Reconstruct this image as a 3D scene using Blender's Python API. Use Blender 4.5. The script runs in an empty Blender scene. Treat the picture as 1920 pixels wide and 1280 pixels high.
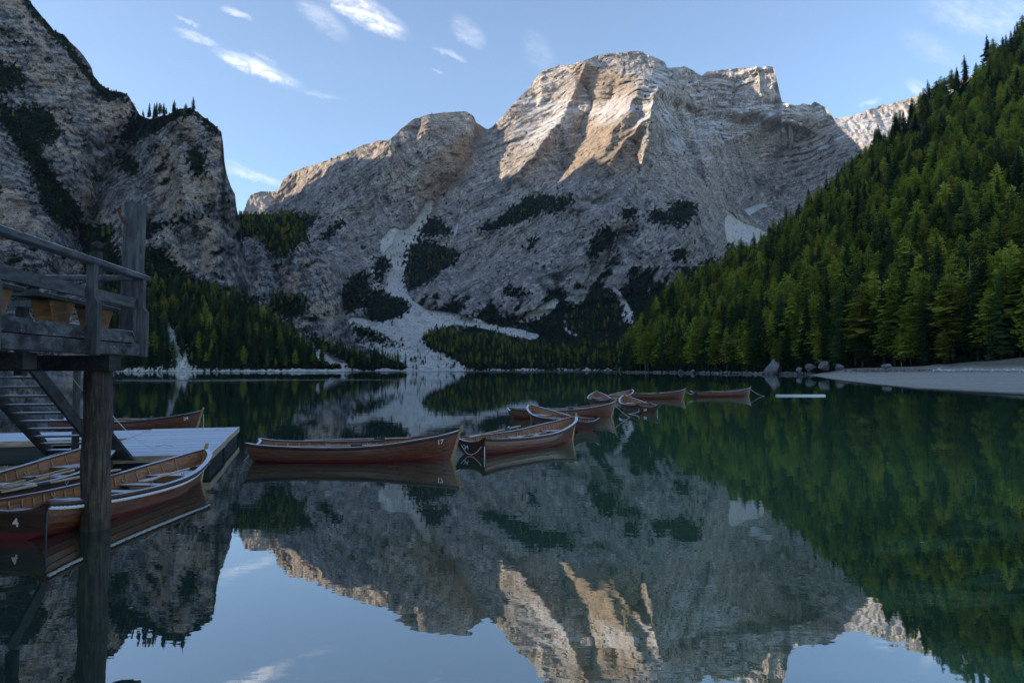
import bpy, bmesh, math, random
import numpy as np
from mathutils import Vector, Matrix

random.seed(7)
SC = bpy.context.scene
COL = SC.collection
R = math.radians

# ------------------------------------------------------------------ camera
F = 1280.0                       # focal length in pixels of the 1920 x 1280 photograph
TH = math.atan(52.0 / F)    # the camera looks up a little; horizon at y = 692
CAMH = 2.3
KY = F / 1100.0                  # distances of the foreground scale with the lens
cam = bpy.data.cameras.new('camera')
cam.lens = F / 1920 * 36.0
cam.sensor_width = 36.0
cam.clip_start = 0.1
cam.clip_end = 30000
camo = bpy.data.objects.new('camera', cam)
camo.location = (0, 0, CAMH)
camo.rotation_euler = (R(90) + TH, 0, 0)
COL.objects.link(camo)
SC.camera = camo

# ------------------------------------------------------------------ sun, exposure
SUN_EL = R(11.5)
SUN_BEHIND = R(9.0)             # sun stands to the left, a little behind the camera plane
sdir = Vector((-math.cos(SUN_EL) * math.cos(SUN_BEHIND), -math.cos(SUN_EL) * math.sin(SUN_BEHIND), math.sin(SUN_EL)))
sl = bpy.data.lights.new('sun', 'SUN')
sl.energy = 3.8
sl.angle = R(0.5)
sl.color = (1.0, 0.80, 0.58)
so = bpy.data.objects.new('sun', sl)
so.rotation_euler = sdir.to_track_quat('Z', 'Y').to_euler()
so.location = (-50, -20, 60)
COL.objects.link(so)
SC.view_settings.view_transform = 'Standard'
SC.view_settings.look = 'None'
SC.view_settings.exposure = 1.60
SC.view_settings.gamma = 1.0
SC.view_settings.use_curve_mapping = False
SC.render.engine = 'CYCLES'
SC.cycles.use_denoising = True
SC.cycles.max_bounces = 6
SC.cycles.transparent_max_bounces = 6


# ------------------------------------------------------------------ node helper
class N:
    def __init__(s, nt):
        s.nt = nt
        nt.nodes.clear()

    def n(s, typ, ins=None, **kw):
        nd = s.nt.nodes.new(typ)
        for k, v in kw.items():
            setattr(nd, k, v)
        if ins:
            for k, v in ins.items():
                sock = nd.inputs[k]
                if isinstance(v, bpy.types.NodeSocket):
                    s.nt.links.new(v, sock)
                elif isinstance(v, bpy.types.Node):
                    s.nt.links.new(v.outputs[0], sock)
                else:
                    sock.default_value = v
        return nd

    def math(s, op, a, b=None, c=None, clamp=False):
        ins = {0: a}
        if b is not None: ins[1] = b
        if c is not None: ins[2] = c
        return s.n('ShaderNodeMath', ins, operation=op, use_clamp=clamp).outputs[0]

    def mix(s, f, a, b, blend='MIX'):
        nd = s.nt.nodes.new('ShaderNodeMix')
        nd.data_type = 'RGBA'
        nd.blend_type = blend
        for k, v in ((0, f), (6, a), (7, b)):
            sock = nd.inputs[k]
            if isinstance(v, bpy.types.NodeSocket):
                s.nt.links.new(v, sock)
            else:
                if k and len(v) == 3: v = (*v, 1)
                sock.default_value = v
        return nd.outputs[2]

    def ramp(s, f, stops, interp='LINEAR'):
        nd = s.n('ShaderNodeValToRGB', {0: f})
        cr = nd.color_ramp
        cr.interpolation = interp
        while len(cr.elements) < len(stops): cr.elements.new(0.5)
        for e, (p, c) in zip(cr.elements, stops):
            e.position = p
            if not isinstance(c, (tuple, list)): c = (c, c, c)
            e.color = (*c[:3], 1)
        return nd.outputs[0]

    def sstep(s, x, lo, hi):
        nd = s.n('ShaderNodeMapRange', {0: x, 1: lo, 2: hi, 3: 0.0, 4: 1.0}, interpolation_type='SMOOTHSTEP')
        return nd.outputs[0]

    def noise(s, vec, scale, detail=4.0, rough=0.55, dist=0.0):
        nd = s.n('ShaderNodeTexNoise', {'Scale': scale, 'Detail': detail, 'Roughness': rough, 'Distortion': dist})
        if vec is not None: s.nt.links.new(vec, nd.inputs['Vector'])
        return nd.outputs[0]

    def mapping(s, vec, scale=(1, 1, 1), rot=(0, 0, 0), loc=(0, 0, 0)):
        return s.n('ShaderNodeMapping', {'Vector': vec, 'Scale': scale, 'Rotation': rot, 'Location': loc}).outputs[0]


def material(name):
    m = bpy.data.materials.new(name)
    m.use_nodes = True
    return m, N(m.node_tree)


# ------------------------------------------------------------------ world: sky with thin clouds
wd = bpy.data.worlds.new('World')
SC.world = wd
wd.use_nodes = True
w = N(wd.node_tree)
sky = w.n('ShaderNodeTexSky', sky_type='NISHITA', sun_disc=False, sun_elevation=SUN_EL, sun_rotation=R(-90) - SUN_BEHIND,
          altitude=1500, air_density=1.0, dust_density=0.25, ozone_density=2.4)
tc = w.n('ShaderNodeTexCoord')
sep = w.n('ShaderNodeSeparateXYZ', {0: tc.outputs['Generated']})
ax, ay, az = sep.outputs
ayc = w.math('MAXIMUM', ay, 0.05)
gu = w.math('DIVIDE', ax, ayc)
gv = w.math('DIVIDE', az, ayc)


def sky_uv(x, y):
    v = (640 - y) / F
    Y = math.cos(TH) - math.sin(TH) * v
    return ((x - 960) / F / Y, (math.sin(TH) + math.cos(TH) * v) / Y)


# wispy cirrus streaks: start, end (as seen from the lake), half width, strength
CL = [((410, 98), (556, 158), 15, 0.95), ((330, 55), (405, 85), 9, 0.55), ((330, 30), (372, 48), 4, 0.35), ((418, 14), (470, 35), 7, 0.5),
      ((600, -25), (755, 62), 26, 1.0), ((560, 0), (650, 72), 22, 0.32), ((850, 35), (905, 85), 22, 0.30), ((815, 90), (872, 114), 6, 0.40),
      ((808, 130), (832, 138), 3, 0.45), ((415, 312), (530, 345), 9, 0.5), ((560, 170), (640, 185), 5, 0.25), ((475, 98), (520, 122), 5, 0.30),
      ((990, 60), (1030, 130), 26, 0.13), ((1740, 10), (1960, 40), 45, 0.26), ((1690, 60), (1800, 120), 28, 0.15), ((1700, 150), (1740, 180), 14, 0.35),
      ((1610, 197), (1650, 186), 5, 0.3), ((700, -190), (1200, -90), 60, 0.35), ((0, -150), (300, -60), 40, 0.3), ((420, 300), (470, 320), 5, .3)]
nvec = w.n('ShaderNodeCombineXYZ', {0: gu, 1: gv, 2: 0.0}).outputs[0]
rotd = w.mapping(nvec, scale=(1, 1, 1), rot=(0, 0, R(25)))
str1 = w.noise(w.mapping(rotd, scale=(10, 42, 1)), 1.0, 4, 0.68, 0.9)
str2 = w.noise(w.mapping(rotd, scale=(55, 90, 1)), 1.0, 3, 0.75, 0.6)
tex = w.sstep(w.math('MULTIPLY_ADD', str2, 0.55, w.math('MULTIPLY', str1, 0.6)), 0.42, 0.78)
wob = w.math('MULTIPLY', w.math('SUBTRACT', str2, 0.5), 0.030)
total = None
for (p0, p1, hw, st) in CL:
    u0, v0 = sky_uv(*p0); u1, v1 = sky_uv(*p1)
    L = math.hypot(u1 - u0, v1 - v0)
    dx, dy = (u1 - u0) / L, (v1 - v0) / L
    cx, cy = (u0 + u1) / 2, (v0 + v1) / 2
    a = w.math('ADD', w.math('MULTIPLY', w.math('SUBTRACT', gu, cx), dx / (L * 0.62)), w.math('MULTIPLY', w.math('SUBTRACT', gv, cy), dy / (L * 0.62)))
    hwn = hw / F * 1.15
    b = w.math('ADD', w.math('MULTIPLY', w.math('SUBTRACT', gu, cx), -dy / hwn), w.math('MULTIPLY', w.math('SUBTRACT', gv, cy), dx / hwn))
    b = w.math('ADD', b, w.math('MULTIPLY', wob, 1.0 / hwn * 0.6))
    r2 = w.math('ADD', w.math('MULTIPLY', a, a), w.math('MULTIPLY', b, b))
    f = w.math('MULTIPLY', w.sstep(r2, 1.15, 0.0), st)
    total = f if total is None else w.math('MAXIMUM', total, f)
cov = w.math('MULTIPLY', w.math('MULTIPLY', total, w.math('MULTIPLY_ADD', tex, 0.85, 0.15)), w.math('GREATER_THAN', ay, 0.05))
cov = w.math('MULTIPLY', cov, 0.92, clamp=True)
skyc = w.n('ShaderNodeHueSaturation', {'Hue': 0.5, 'Saturation': 0.95, 'Value': 1.0, 'Fac': 1.0, 'Color': sky.outputs[0]}).outputs[0]
cl = w.mix(cov, skyc, (4.6, 4.5, 4.6))
bg = w.n('ShaderNodeBackground', {'Color': cl, 'Strength': 0.118})
w.n('ShaderNodeOutputWorld', {'Surface': bg.outputs[0]})
wd.cycles.sampling_method = 'MANUAL'
wd.cycles.sample_map_resolution = 256


# ------------------------------------------------------------------ object helpers
def tag(o, label=None, cat=None, group=None, kind=None):
    if label: o['label'] = label
    if cat: o['category'] = cat
    if group: o['group'] = group
    if kind: o['kind'] = kind
    return o


def link(name, data, parent=None):
    o = bpy.data.objects.new(name, data)
    COL.objects.link(o)
    if parent is not None: o.parent = parent
    return o


def empty(name, loc=(0, 0, 0), rz=0.0):
    o = link(name, None)
    o.location = loc
    o.rotation_euler = (0, 0, rz)
    o.empty_display_size = 0.1
    return o


def np_mesh(name, V, Fq, mat=None, smooth=False, attrs=None):
    me = bpy.data.meshes.new(name)
    V = np.ascontiguousarray(V, np.float32)
    Fq = np.ascontiguousarray(Fq, np.int32)
    k = Fq.shape[1]
    me.vertices.add(len(V)); me.vertices.foreach_set('co', V.ravel())
    me.loops.add(Fq.size); me.loops.foreach_set('vertex_index', Fq.ravel())
    me.polygons.add(len(Fq))
    me.polygons.foreach_set('loop_start', np.arange(0, Fq.size, k, dtype=np.int32))
    me.polygons.foreach_set('loop_total', np.full(len(Fq), k, np.int32))
    me.update(calc_edges=True)
    me.polygons.foreach_set('use_smooth', np.full(len(Fq), bool(smooth)))
    if attrs:
        for an, arr in attrs.items():
            a = me.attributes.new(an, 'FLOAT_COLOR', 'POINT')
            a.data.foreach_set('color', np.ascontiguousarray(arr, np.float32).ravel())
    if mat: me.materials.append(mat)
    return me


class MB:
    """collects boxes, bars and tubes into one mesh"""
    def __init__(s): s.v = []; s.f = []

    def add(s, vs, fs):
        o = len(s.v)
        s.v += [tuple(v) for v in vs]
        s.f += [tuple(i + o for i in f) for f in fs]

    def box(s, c, size, M=None, j=0.0):
        hx, hy, hz = size[0] / 2, size[1] / 2, size[2] / 2
        vs = [Vector((sx * hx, sy * hy, sz * hz)) for sx in (-1, 1) for sy in (-1, 1) for sz in (-1, 1)]
        if j: vs = [v + Vector([random.uniform(-j, j) for _ in range(3)]) for v in vs]
        if M is not None: vs = [M @ v for v in vs]
        c = Vector(c)
        s.add([v + c for v in vs], [(0, 1, 3, 2), (4, 6, 7, 5), (0, 4, 5, 1), (2, 3, 7, 6), (0, 2, 6, 4), (1, 5, 7, 3)])
        return s

    def bar(s, p0, p1, wdt, hgt, up=(0, 0, 1), bev=0.0):
        p0, p1 = Vector(p0), Vector(p1)
        d = (p1 - p0); L = d.length; d.normalize()
        upv = Vector(up)
        if abs(d.dot(upv)) > 0.98: upv = Vector((0, 1, 0))
        sd = d.cross(upv).normalized(); u = sd.cross(d).normalized()
        if bev:
            b = bev
            prof = [(-wdt / 2, -hgt / 2 + b), (-wdt / 2 + b, -hgt / 2), (wdt / 2 - b, -hgt / 2), (wdt / 2, -hgt / 2 + b), (wdt / 2, hgt / 2 - b), (wdt / 2 - b, hgt / 2), (-wdt / 2 + b, hgt / 2), (-wdt / 2, hgt / 2 - b)]
        else:
            prof = [(-wdt / 2, -hgt / 2), (wdt / 2, -hgt / 2), (wdt / 2, hgt / 2), (-wdt / 2, hgt / 2)]
        n = len(prof)
        vs = [p0 + sd * a + u * c for a, c in prof] + [p1 + sd * a + u * c for a, c in prof]
        fs = [tuple(range(n))[::-1], tuple(range(n, 2 * n))] + [(i, (i + 1) % n, n + (i + 1) % n, n + i) for i in range(n)]
        s.add(vs, fs)
        return s

    def tube(s, pts, rad, seg=8, cap=True):
        pts = [Vector(p) for p in pts]
        n = len(pts)
        if not hasattr(rad, '__len__'): rad = [rad] * n
        base = len(s.v)
        up = Vector((0, 0, 1))
        for i, p in enumerate(pts):
            d = (pts[min(i + 1, n - 1)] - pts[max(i - 1, 0)]).normalized()
            if abs(d.dot(up)) > 0.95: up = Vector((0, 1, 0)) if abs(d.y) < 0.9 else Vector((1, 0, 0))
            a = d.cross(up).normalized(); b = a.cross(d).normalized()
            for k in range(seg):
                t = 2 * math.pi * k / seg
                s.v.append(tuple(p + (a * math.cos(t) + b * math.sin(t)) * rad[i]))
        for i in range(n - 1):
            for k in range(seg):
                k2 = (k + 1) % seg
                s.f.append((base + i * seg + k, base + i * seg + k2, base + (i + 1) * seg + k2, base + (i + 1) * seg + k))
        if cap:
            s.f.append(tuple(base + k for k in range(seg))[::-1])
            s.f.append(tuple(base + (n - 1) * seg + k for k in range(seg)))
        return s

    def mesh(s, name, mat, smooth=False):
        me = bpy.data.meshes.new(name)
        me.from_pydata(s.v, [], s.f)
        if smooth: me.polygons.foreach_set('use_smooth', [True] * len(me.polygons))
        me.update()
        bm = bmesh.new(); bm.from_mesh(me)
        bmesh.ops.recalc_face_normals(bm, faces=bm.faces)
        bm.to_mesh(me); bm.free()
        me.materials.append(mat)
        return me

    def build(s, name, mat, parent=None, smooth=False):
        return link(name, s.mesh(name, mat, smooth), parent)


def children(o): return [c for c in COL.objects if c.parent is o]


def ray(x, y):
    v = (640 - y) / F
    return Vector(((x - 960) / F, math.cos(TH) - math.sin(TH) * v, math.sin(TH) + math.cos(TH) * v))


def P(x, y, D):
    """the point at depth D (metres along +Y) that is seen at pixel x, y of the photograph"""
    r = ray(x, y)
    return Vector((0, 0, CAMH)) + r * (D / r.y)


def on_z(x, y, z=0.0):
    r = ray(x, y)
    return Vector((0, 0, CAMH)) + r * ((z - CAMH) / r.z)


def Pn(x, y, D):
    v = (640 - y) / F
    ry = math.cos(TH) - math.sin(TH) * v
    rz = math.sin(TH) + math.cos(TH) * v
    t = D / ry
    return (x - 960) / F * t, D, CAMH + rz * t


# ------------------------------------------------------------------ noise in numpy
_rs = np.random.RandomState(4)
_pm = np.concatenate([_rs.permutation(256)] * 3).astype(np.int32)
_gr = _rs.normal(size=(256, 3)); _gr = (_gr / np.linalg.norm(_gr, axis=1)[:, None] * 1.25).astype(np.float32)
_gx, _gy, _gz = (np.ascontiguousarray(_gr[:, k]) for k in range(3))


def perlin(x, y, z, seed=0):
    x = np.asarray(x, np.float32) + seed * 7.31; y = np.asarray(y, np.float32) + seed * 3.17; z = np.asarray(z, np.float32) + seed * 1.73
    x, y, z = np.broadcast_arrays(x, y, z)
    fx = np.floor(x); fy = np.floor(y); fz = np.floor(z)
    xi = fx.astype(np.int32) & 255; yi = fy.astype(np.int32) & 255; zi = fz.astype(np.int32) & 255
    fx = x - fx; fy = y - fy; fz = z - fz
    u = fx * fx * fx * (fx * (fx * 6 - 15) + 10); v = fy * fy * fy * (fy * (fy * 6 - 15) + 10); t = fz * fz * fz * (fz * (fz * 6 - 15) + 10)
    pl = []
    for a in (0, 1):
        pa = _pm[xi + a]
        pb_ = []
        for b in (0, 1):
            pb = _pm[pa + yi + b]
            h0 = _pm[pb + zi]; h1 = _pm[pb + zi + 1]
            xa = fx - a; yb = fy - b
            d0 = _gx[h0] * xa + _gy[h0] * yb + _gz[h0] * fz
            d1 = _gx[h1] * xa + _gy[h1] * yb + _gz[h1] * (fz - 1)
            pb_.append(d0 + (d1 - d0) * t)
        pl.append(pb_[0] + (pb_[1] - pb_[0]) * v)
    return pl[0] + (pl[1] - pl[0]) * u


def fbm(x, y, z, octv=4, seed=0, gain=0.5, ridged=False):
    s = 0; a = 1.0; f = 1.0; tot = 0
    for o in range(octv):
        n = perlin(x * f, y * f, z * f, seed + o * 17)
        if ridged: n = 1.0 - 2.2 * np.abs(n)
        s = s + a * n; tot += a
        a *= gain; f *= 2.03
    return s / tot


def joints(x, y, z, p, lam, seed, warp=0.9, keep=0.35):
    """a set of fracture planes across direction p: flat faces that meet in sharp edges, irregular in spacing and strength"""
    t = p / lam + warp * fbm(x / (2.6 * lam), y / (2.6 * lam), z / (2.6 * lam), 2, seed)
    fr = t - np.floor(t)
    k = (np.floor(t).astype(np.int32) * 37 + seed) & 255
    asym = 0.28 + 0.5 * (_pm[k] / 255.0)
    tri = np.where(fr < asym, fr / asym, (1 - fr) / (1 - asym))
    m = np.clip(keep + 1.7 * perlin(x / (3.1 * lam), y / (3.1 * lam), z / (3.1 * lam), seed + 3), 0, 1.25)
    return (tri - 0.5) * m * lam


def in_poly(px, py, poly):
    poly = np.array(poly, float)
    m = np.zeros(px.shape, bool)
    bb = (px > poly[:, 0].min()) & (px < poly[:, 0].max()) & (py > poly[:, 1].min()) & (py < poly[:, 1].max())
    x, y = px[bb], py[bb]
    if x.size == 0: return m
    ins = np.zeros(x.shape, bool)
    n = len(poly)
    for i in range(n):
        x1, y1 = poly[i]; x2, y2 = poly[(i + 1) % n]
        if y1 == y2: continue
        c = ((y1 > y) != (y2 > y)) & (x < (x2 - x1) * (y - y1) / (y2 - y1) + x1)
        ins ^= c
    m[bb] = ins
    return m


def line_dist(px, py, pts):
    d = np.full(px.shape, 1e9, np.float32)
    for (x1, y1), (x2, y2) in zip(pts[:-1], pts[1:]):
        dx, dy = x2 - x1, y2 - y1
        t = np.clip(((px - x1) * dx + (py - y1) * dy) / (dx * dx + dy * dy), 0, 1)
        d = np.minimum(d, np.hypot(px - x1 - t * dx, py - y1 - t * dy))
    return d


def rbf(pts):
    """smooth depth field through the control points"""
    p = np.array(pts, float)
    xy = p[:, :2] / 100.0; z = np.log(p[:, 2])
    n = len(p)

    def k(r): return np.where(r > 1e-9, r * r * np.log(r + 1e-12), 0)
    A = np.zeros((n + 3, n + 3))
    A[:n, :n] = k(np.hypot(xy[:, None, 0] - xy[None, :, 0], xy[:, None, 1] - xy[None, :, 1])) + np.eye(n) * 0.02
    A[:n, n] = 1; A[:n, n + 1:] = xy; A[n, :n] = 1; A[n + 1:, :n] = xy.T
    c = np.linalg.solve(A, np.r_[z, 0, 0, 0])

    def f(x, y):
        x = np.asarray(x, float) / 100; y = np.asarray(y, float) / 100
        out = c[n] + c[n + 1] * x + c[n + 2] * y
        for i in range(n):
            out = out + c[i] * k(np.hypot(x - xy[i, 0], y - xy[i, 1]))
        return np.exp(out)
    return f


def bilinear(a, u, v):
    u = np.clip(u, 0, a.shape[1] - 1.001); v = np.clip(v, 0, a.shape[0] - 1.001)
    i = np.floor(v).astype(int); j = np.floor(u).astype(int); fu = u - j; fv = v - i
    return a[i, j] * (1 - fu) * (1 - fv) + a[i, j + 1] * fu * (1 - fv) + a[i + 1, j] * (1 - fu) * fv + a[i + 1, j + 1] * fu * fv


TERR = {}


def terrain(name, label, sil, ctrl, ybot, step, rows, mat, colour, veg=(), scree=(), snow=(), stain=(), feats=(), relief=None, vegfun=None,
            snowfun=None, bottom=None, steps=(), sw=45, rough_sil=2.0, back=(250, 160), tan=()):
    """a piece of mountain: real relief surface between its skyline and its foot, with a back slope behind the ridge"""
    sil = np.array(sil, float)
    xs = np.arange(sil[0, 0], sil[-1, 0] + 0.01, step)
    nx = len(xs)
    z0 = np.zeros(nx)
    yt = np.interp(xs, sil[:, 0], sil[:, 1])
    yt = yt + rough_sil * (fbm(xs / 22.0, z0 + 3.3, z0, 5, 5, 0.62)) * 1.8
    yb = np.full(nx, float(ybot)) if bottom is None else np.interp(xs, *zip(*bottom))
    yt = np.minimum(yt, yb - 1.0)
    tv = np.linspace(0, 1, rows)
    X, T = np.meshgrid(xs, tv)
    kw = max(1, int(sw / step)); ker = np.ones(2 * kw + 1) / (2 * kw + 1)
    yS = np.convolve(np.pad(yt, kw, mode='edge'), ker, 'valid')
    Y = yb[None] + (yS - yb)[None] * T + (yt - yS)[None] * T ** 4
    Y = np.minimum.accumulate(Y, axis=0)
    Df = rbf(ctrl)
    # evaluate coarse then interpolate
    gx = np.arange(sil[0, 0] - 8, sil[-1, 0] + 16, 8.0); gy = np.arange(min(yt.min(), yb.min()) - 16, yb.max() + 16, 8.0)
    GX, GY = np.meshgrid(gx, gy)
    G = Df(GX, GY)
    D = bilinear(G, (X - gx[0]) / 8.0, (Y - gy[0]) / 8.0)
    jx = X + 17 * fbm(X / 42, Y / 42, X * 0, 4, 91); jy = Y + 8 * fbm(X / 30, Y / 30, X * 0 + 3, 3, 94)
    for pts, wd_, amt in feats:
        d = line_dist(jx, jy, pts)
        D = D + amt * np.exp(-(d / wd_) ** (1.4 if wd_ >= 13 else 1.0))
    def soft0(m, r):
        for _ in range(2):
            for ax_ in (0, 1):
                c = np.cumsum(np.concatenate([np.repeat(m.take([0], ax_), r + 1, ax_), m, np.repeat(m.take([-1], ax_), r, ax_)], ax_), axis=ax_)
                k_ = 2 * r + 1
                m = (c[k_:] - c[:-k_]) / k_ if ax_ == 0 else (c[:, k_:] - c[:, :-k_]) / k_
        return m
    if steps: jx = X + 16 * fbm(X / 45, Y / 45, X * 0 + 2, 4, 92); jy = Y + 10 * fbm(X / 40, Y / 40, X * 0 + 5, 4, 93)
    for poly, amt, r_ in steps:
        D = D + amt * soft0(in_poly(jx, jy, poly).astype(np.float32), r_)
    wx = 13.0 * fbm(X / 20, Y / 20, X * 0 + 1, 4, 31, 0.6); wy = 11.0 * fbm(X / 20, Y / 14, X * 0 + 7, 4, 32, 0.6)
    wn = fbm((X + 0.6 * Y) / 7, (Y - 0.4 * X) / 9, X * 0 + 4, 4, 33, 0.7)

    def union(polys, k=1.0):
        m = np.zeros(X.shape, np.float32)
        for p in polys: m = np.maximum(m, in_poly(X + wx * k, Y + wy * k, p))
        return m

    def soft(m, r, amp):
        if m.max() == 0: return m
        for _ in range(2):
            for ax_ in (0, 1):
                c = np.cumsum(np.concatenate([np.repeat(m.take([0], ax_), r + 1, ax_), m, np.repeat(m.take([-1], ax_), r, ax_)], ax_), axis=ax_)
                k_ = 2 * r + 1
                m = (c[k_:] - c[:-k_]) / k_ if ax_ == 0 else (c[:, k_:] - c[:, :-k_]) / k_
        return np.clip((m * 1.12 + amp * (wn + 0.06) - 0.5) * 9 + 0.5, 0, 1)
    mv = soft(union(veg, 1.3), 7, 1.5); ms = np.clip(soft(union(scree, 0.6), 2, 0.7) * 1.0 + 0.0, 0, 1); mn = union(snow, 0.35); mt = np.zeros(X.shape, np.float32)
    for pts, wd_, amt in stain:
        mt = np.maximum(mt, amt * np.exp(-(line_dist(X + wx * 1.2, Y + wy * 1.2, pts) / wd_) ** 2))
    mtan = soft(union(tan, 1.2), 3, 1.3)
    x3, y3, z3 = Pn(X, Y, D)
    x3 = x3.astype(np.float32); y3 = y3.astype(np.float32); z3 = z3.astype(np.float32)
    rel, tx = relief(X, Y, x3, y3, z3)
    aux = tx['b']
    if vegfun is not None: mv = np.maximum(mv, vegfun(X, Y, x3, y3, z3, tx) * (1 - ms) * (1 - mn))
    mv = mv * (1 - mn)
    rockness = np.clip(1 - 0.85 * ms - 0.8 * mn - 0.55 * mv, 0.06, 1)
    fade = np.clip((690 - Y) / 25.0, 0.05, 1)
    D = D + tx['big'] * np.clip((693 - Y) / 45.0, 0.03, 1) + rel * rockness * fade - mv * (2 + 8 * fbm(x3 / 9, y3 / 12, z3 / 7, 3, 66, 0.8)) * fade
    x3, y3, z3 = Pn(X, Y, D)
    if snowfun is not None:
        mn = np.maximum(mn, snowfun(X, Y, x3, y3, z3, tx) * (1 - mv))
    V = np.stack([x3, y3, z3], -1)
    rgb = colour(X, Y, x3, y3, z3, mv, ms, mn, np.clip(mt, 0, 1), mtan, tx)
    M = np.concatenate([rgb, mv[..., None]], -1)
    # back slope rows
    tops = V[-1]
    rb = []
    for k in (0.25, 1.0, 2.5):
        rb.append(tops + np.stack([tops[:, 0] / tops[:, 1] * back[0] * k, np.full(nx, back[0] * k), -back[1] * k * np.ones(nx)], -1))
    V = np.concatenate([V, np.stack(rb)], 0)
    M = np.concatenate([M] + [M[-1:]] * 3, 0)
    nr = V.shape[0]
    idx = np.arange(nr * nx).reshape(nr, nx)
    Fq = np.stack([idx[:-1, :-1], idx[:-1, 1:], idx[1:, 1:], idx[1:, :-1]], -1).reshape(-1, 4)
    me = np_mesh(name, V.reshape(-1, 3), Fq, mat, smooth=False, attrs={'albedo': M.reshape(-1, 4)})
    o = link(name, me)
    tag(o, label, None, None, 'structure')
    TERR[name] = dict(xs=xs, V=V[:rows], yt=yt, yb=yb, rows=rows, mv=mv, ms=ms, Y=Y)
    return o


def surf(name, x, y):
    """point on a terrain piece seen at x, y"""
    t = TERR[name]
    j = (x - t['xs'][0]) / (t['xs'][1] - t['xs'][0])
    j = int(np.clip(round(j), 0, len(t['xs']) - 1))
    i = int(np.argmin(np.abs(t['Y'][:, j] - y)))
    return Vector(t['V'][i, j].astype(float)), t['mv'][i, j], t['ms'][i, j]


# ------------------------------------------------------------------ rock materials
def rock_mat(name, sc, bumpd):
    """the stone's own colours are stored on the surface; grain and small relief come from here"""
    m, t = material(name)
    pos = t.n('ShaderNodeNewGeometry').outputs['Position']
    a1 = t.n('ShaderNodeAttribute', attribute_name='albedo')
    fine = t.noise(t.mapping(pos, (1, 1, 1.3)), sc, 4, 0.75)
    base = t.mix(t.sstep(fine, 0.32, 0.68), t.mix(1.0, a1.outputs['Color'], (0.74, 0.74, 0.75), 'MULTIPLY'), t.mix(1.0, a1.outputs['Color'], (1.22, 1.21, 1.2), 'MULTIPLY'))
    bump = t.n('ShaderNodeBump', {'Strength': 1.0, 'Distance': bumpd, 'Height': fine})
    bs = t.n('ShaderNodeBsdfDiffuse', {'Color': base, 'Roughness': 0.6, 'Normal': bump.outputs[0]})
    t.n('ShaderNodeOutputMaterial', {0: bs.outputs[0]})
    return m


M_FAR = rock_mat('pale_dolomite', 0.16, 9.0)
M_NEAR = rock_mat('dark_cliff_rock', 0.4, 4.0)


def lerp(a, b, t):
    return np.asarray(a) + (np.asarray(b) - np.asarray(a)) * t[..., None]


def sm(x, lo, hi):
    t = np.clip((x - lo) / (hi - lo), 0, 1)
    return t * t * (3 - 2 * t)


def colouring(pale, dark, tanc, tan_at, tan_amt, s, cold):
    def f(X, Y, x, y, z, mv, ms, mn, mt, mtan, tx):
        fine = 0.36 * fbm(tx['u'] / (60 * s), y / (90 * s), tx['v'] / (13 * s), 4, 101, 0.7) + 0.64 * fbm((x + 0.4 * z) / (13 * s), y / (18 * s), z / (24 * s), 4, 105, 0.78)
        grit = fbm(x / (5.5 * s), y / (8 * s), z / (6.5 * s), 2, 106, 0.7)
        fine = fine * 1.5 + 0.45 * grit
        vert = fbm((x + 0.3 * z) / (30 * s), y / (40 * s), z / (110 * s), 5, 102, 0.65)
        big = fbm(x / (150 * s), y / (180 * s), z / (200 * s), 4, 103, 0.6)
        crk = np.abs(fbm(tx['u'] / (190 * s), y / (200 * s), tx['v'] / (34 * s), 3, 104, 0.55))
        v = sm(0.55 * vert + 0.75 * fine + 0.28 * (tx['bed'] - 0.5) - 0.25 * tx['c'] * 0 + 0.15 * big, -0.30, 0.36)
        base = lerp(dark, pale, v)
        tanv = sm(big + 0.5 * vert, tan_at, tan_at + 0.22) * tan_amt
        tanv = np.maximum(tanv, mtan * 0.85)
        base = base + (lerp(np.array(tanc) * 0.6, tanc, v) - base) * tanv[..., None]
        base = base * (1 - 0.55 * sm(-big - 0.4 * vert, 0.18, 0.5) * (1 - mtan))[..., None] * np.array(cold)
        base = base * (1 - 0.62 * sm(0.026 - crk, 0.0, 0.022))[..., None]
        ck2 = np.abs(fbm((x + 0.5 * z) / (60 * s), y / (90 * s), z / (130 * s), 4, 107, 0.6))
        base = base * (1 - 0.60 * sm(0.022 - ck2, 0.0, 0.018))[..., None]
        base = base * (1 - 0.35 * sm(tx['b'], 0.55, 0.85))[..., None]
        base = lerp(base, np.array([0.40, 0.215, 0.11]) * (0.6 + 0.8 * v[..., None]), mt * np.clip(0.45 + 0.9 * v, 0, 1))
        sc_ = lerp((0.42, 0.39, 0.35), (0.80, 0.755, 0.69), sm(fine + 0.9 * vert, -0.8, 0.15))
        base = lerp(base, sc_, ms)
        vc = lerp((0.007, 0.014, 0.010), (0.030, 0.046, 0.020), sm(fine, -0.3, 0.45))
        vc = lerp(vc, (0.085, 0.070, 0.018), sm(big + fine, 0.35, 0.7) * 0.5)
        base = lerp(base, vc, mv)
        base = lerp(base, (0.74, 0.76, 0.80), mn)
        return base.astype(np.float32)
    return f


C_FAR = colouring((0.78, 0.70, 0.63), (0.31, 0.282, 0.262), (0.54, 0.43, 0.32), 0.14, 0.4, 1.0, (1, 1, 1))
C_NEAR = colouring((0.50, 0.465, 0.435), (0.095, 0.090, 0.092), (0.62, 0.49, 0.38), 0.06, 0.9, 0.42, (1.0, 1.0, 1.03))


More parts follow.
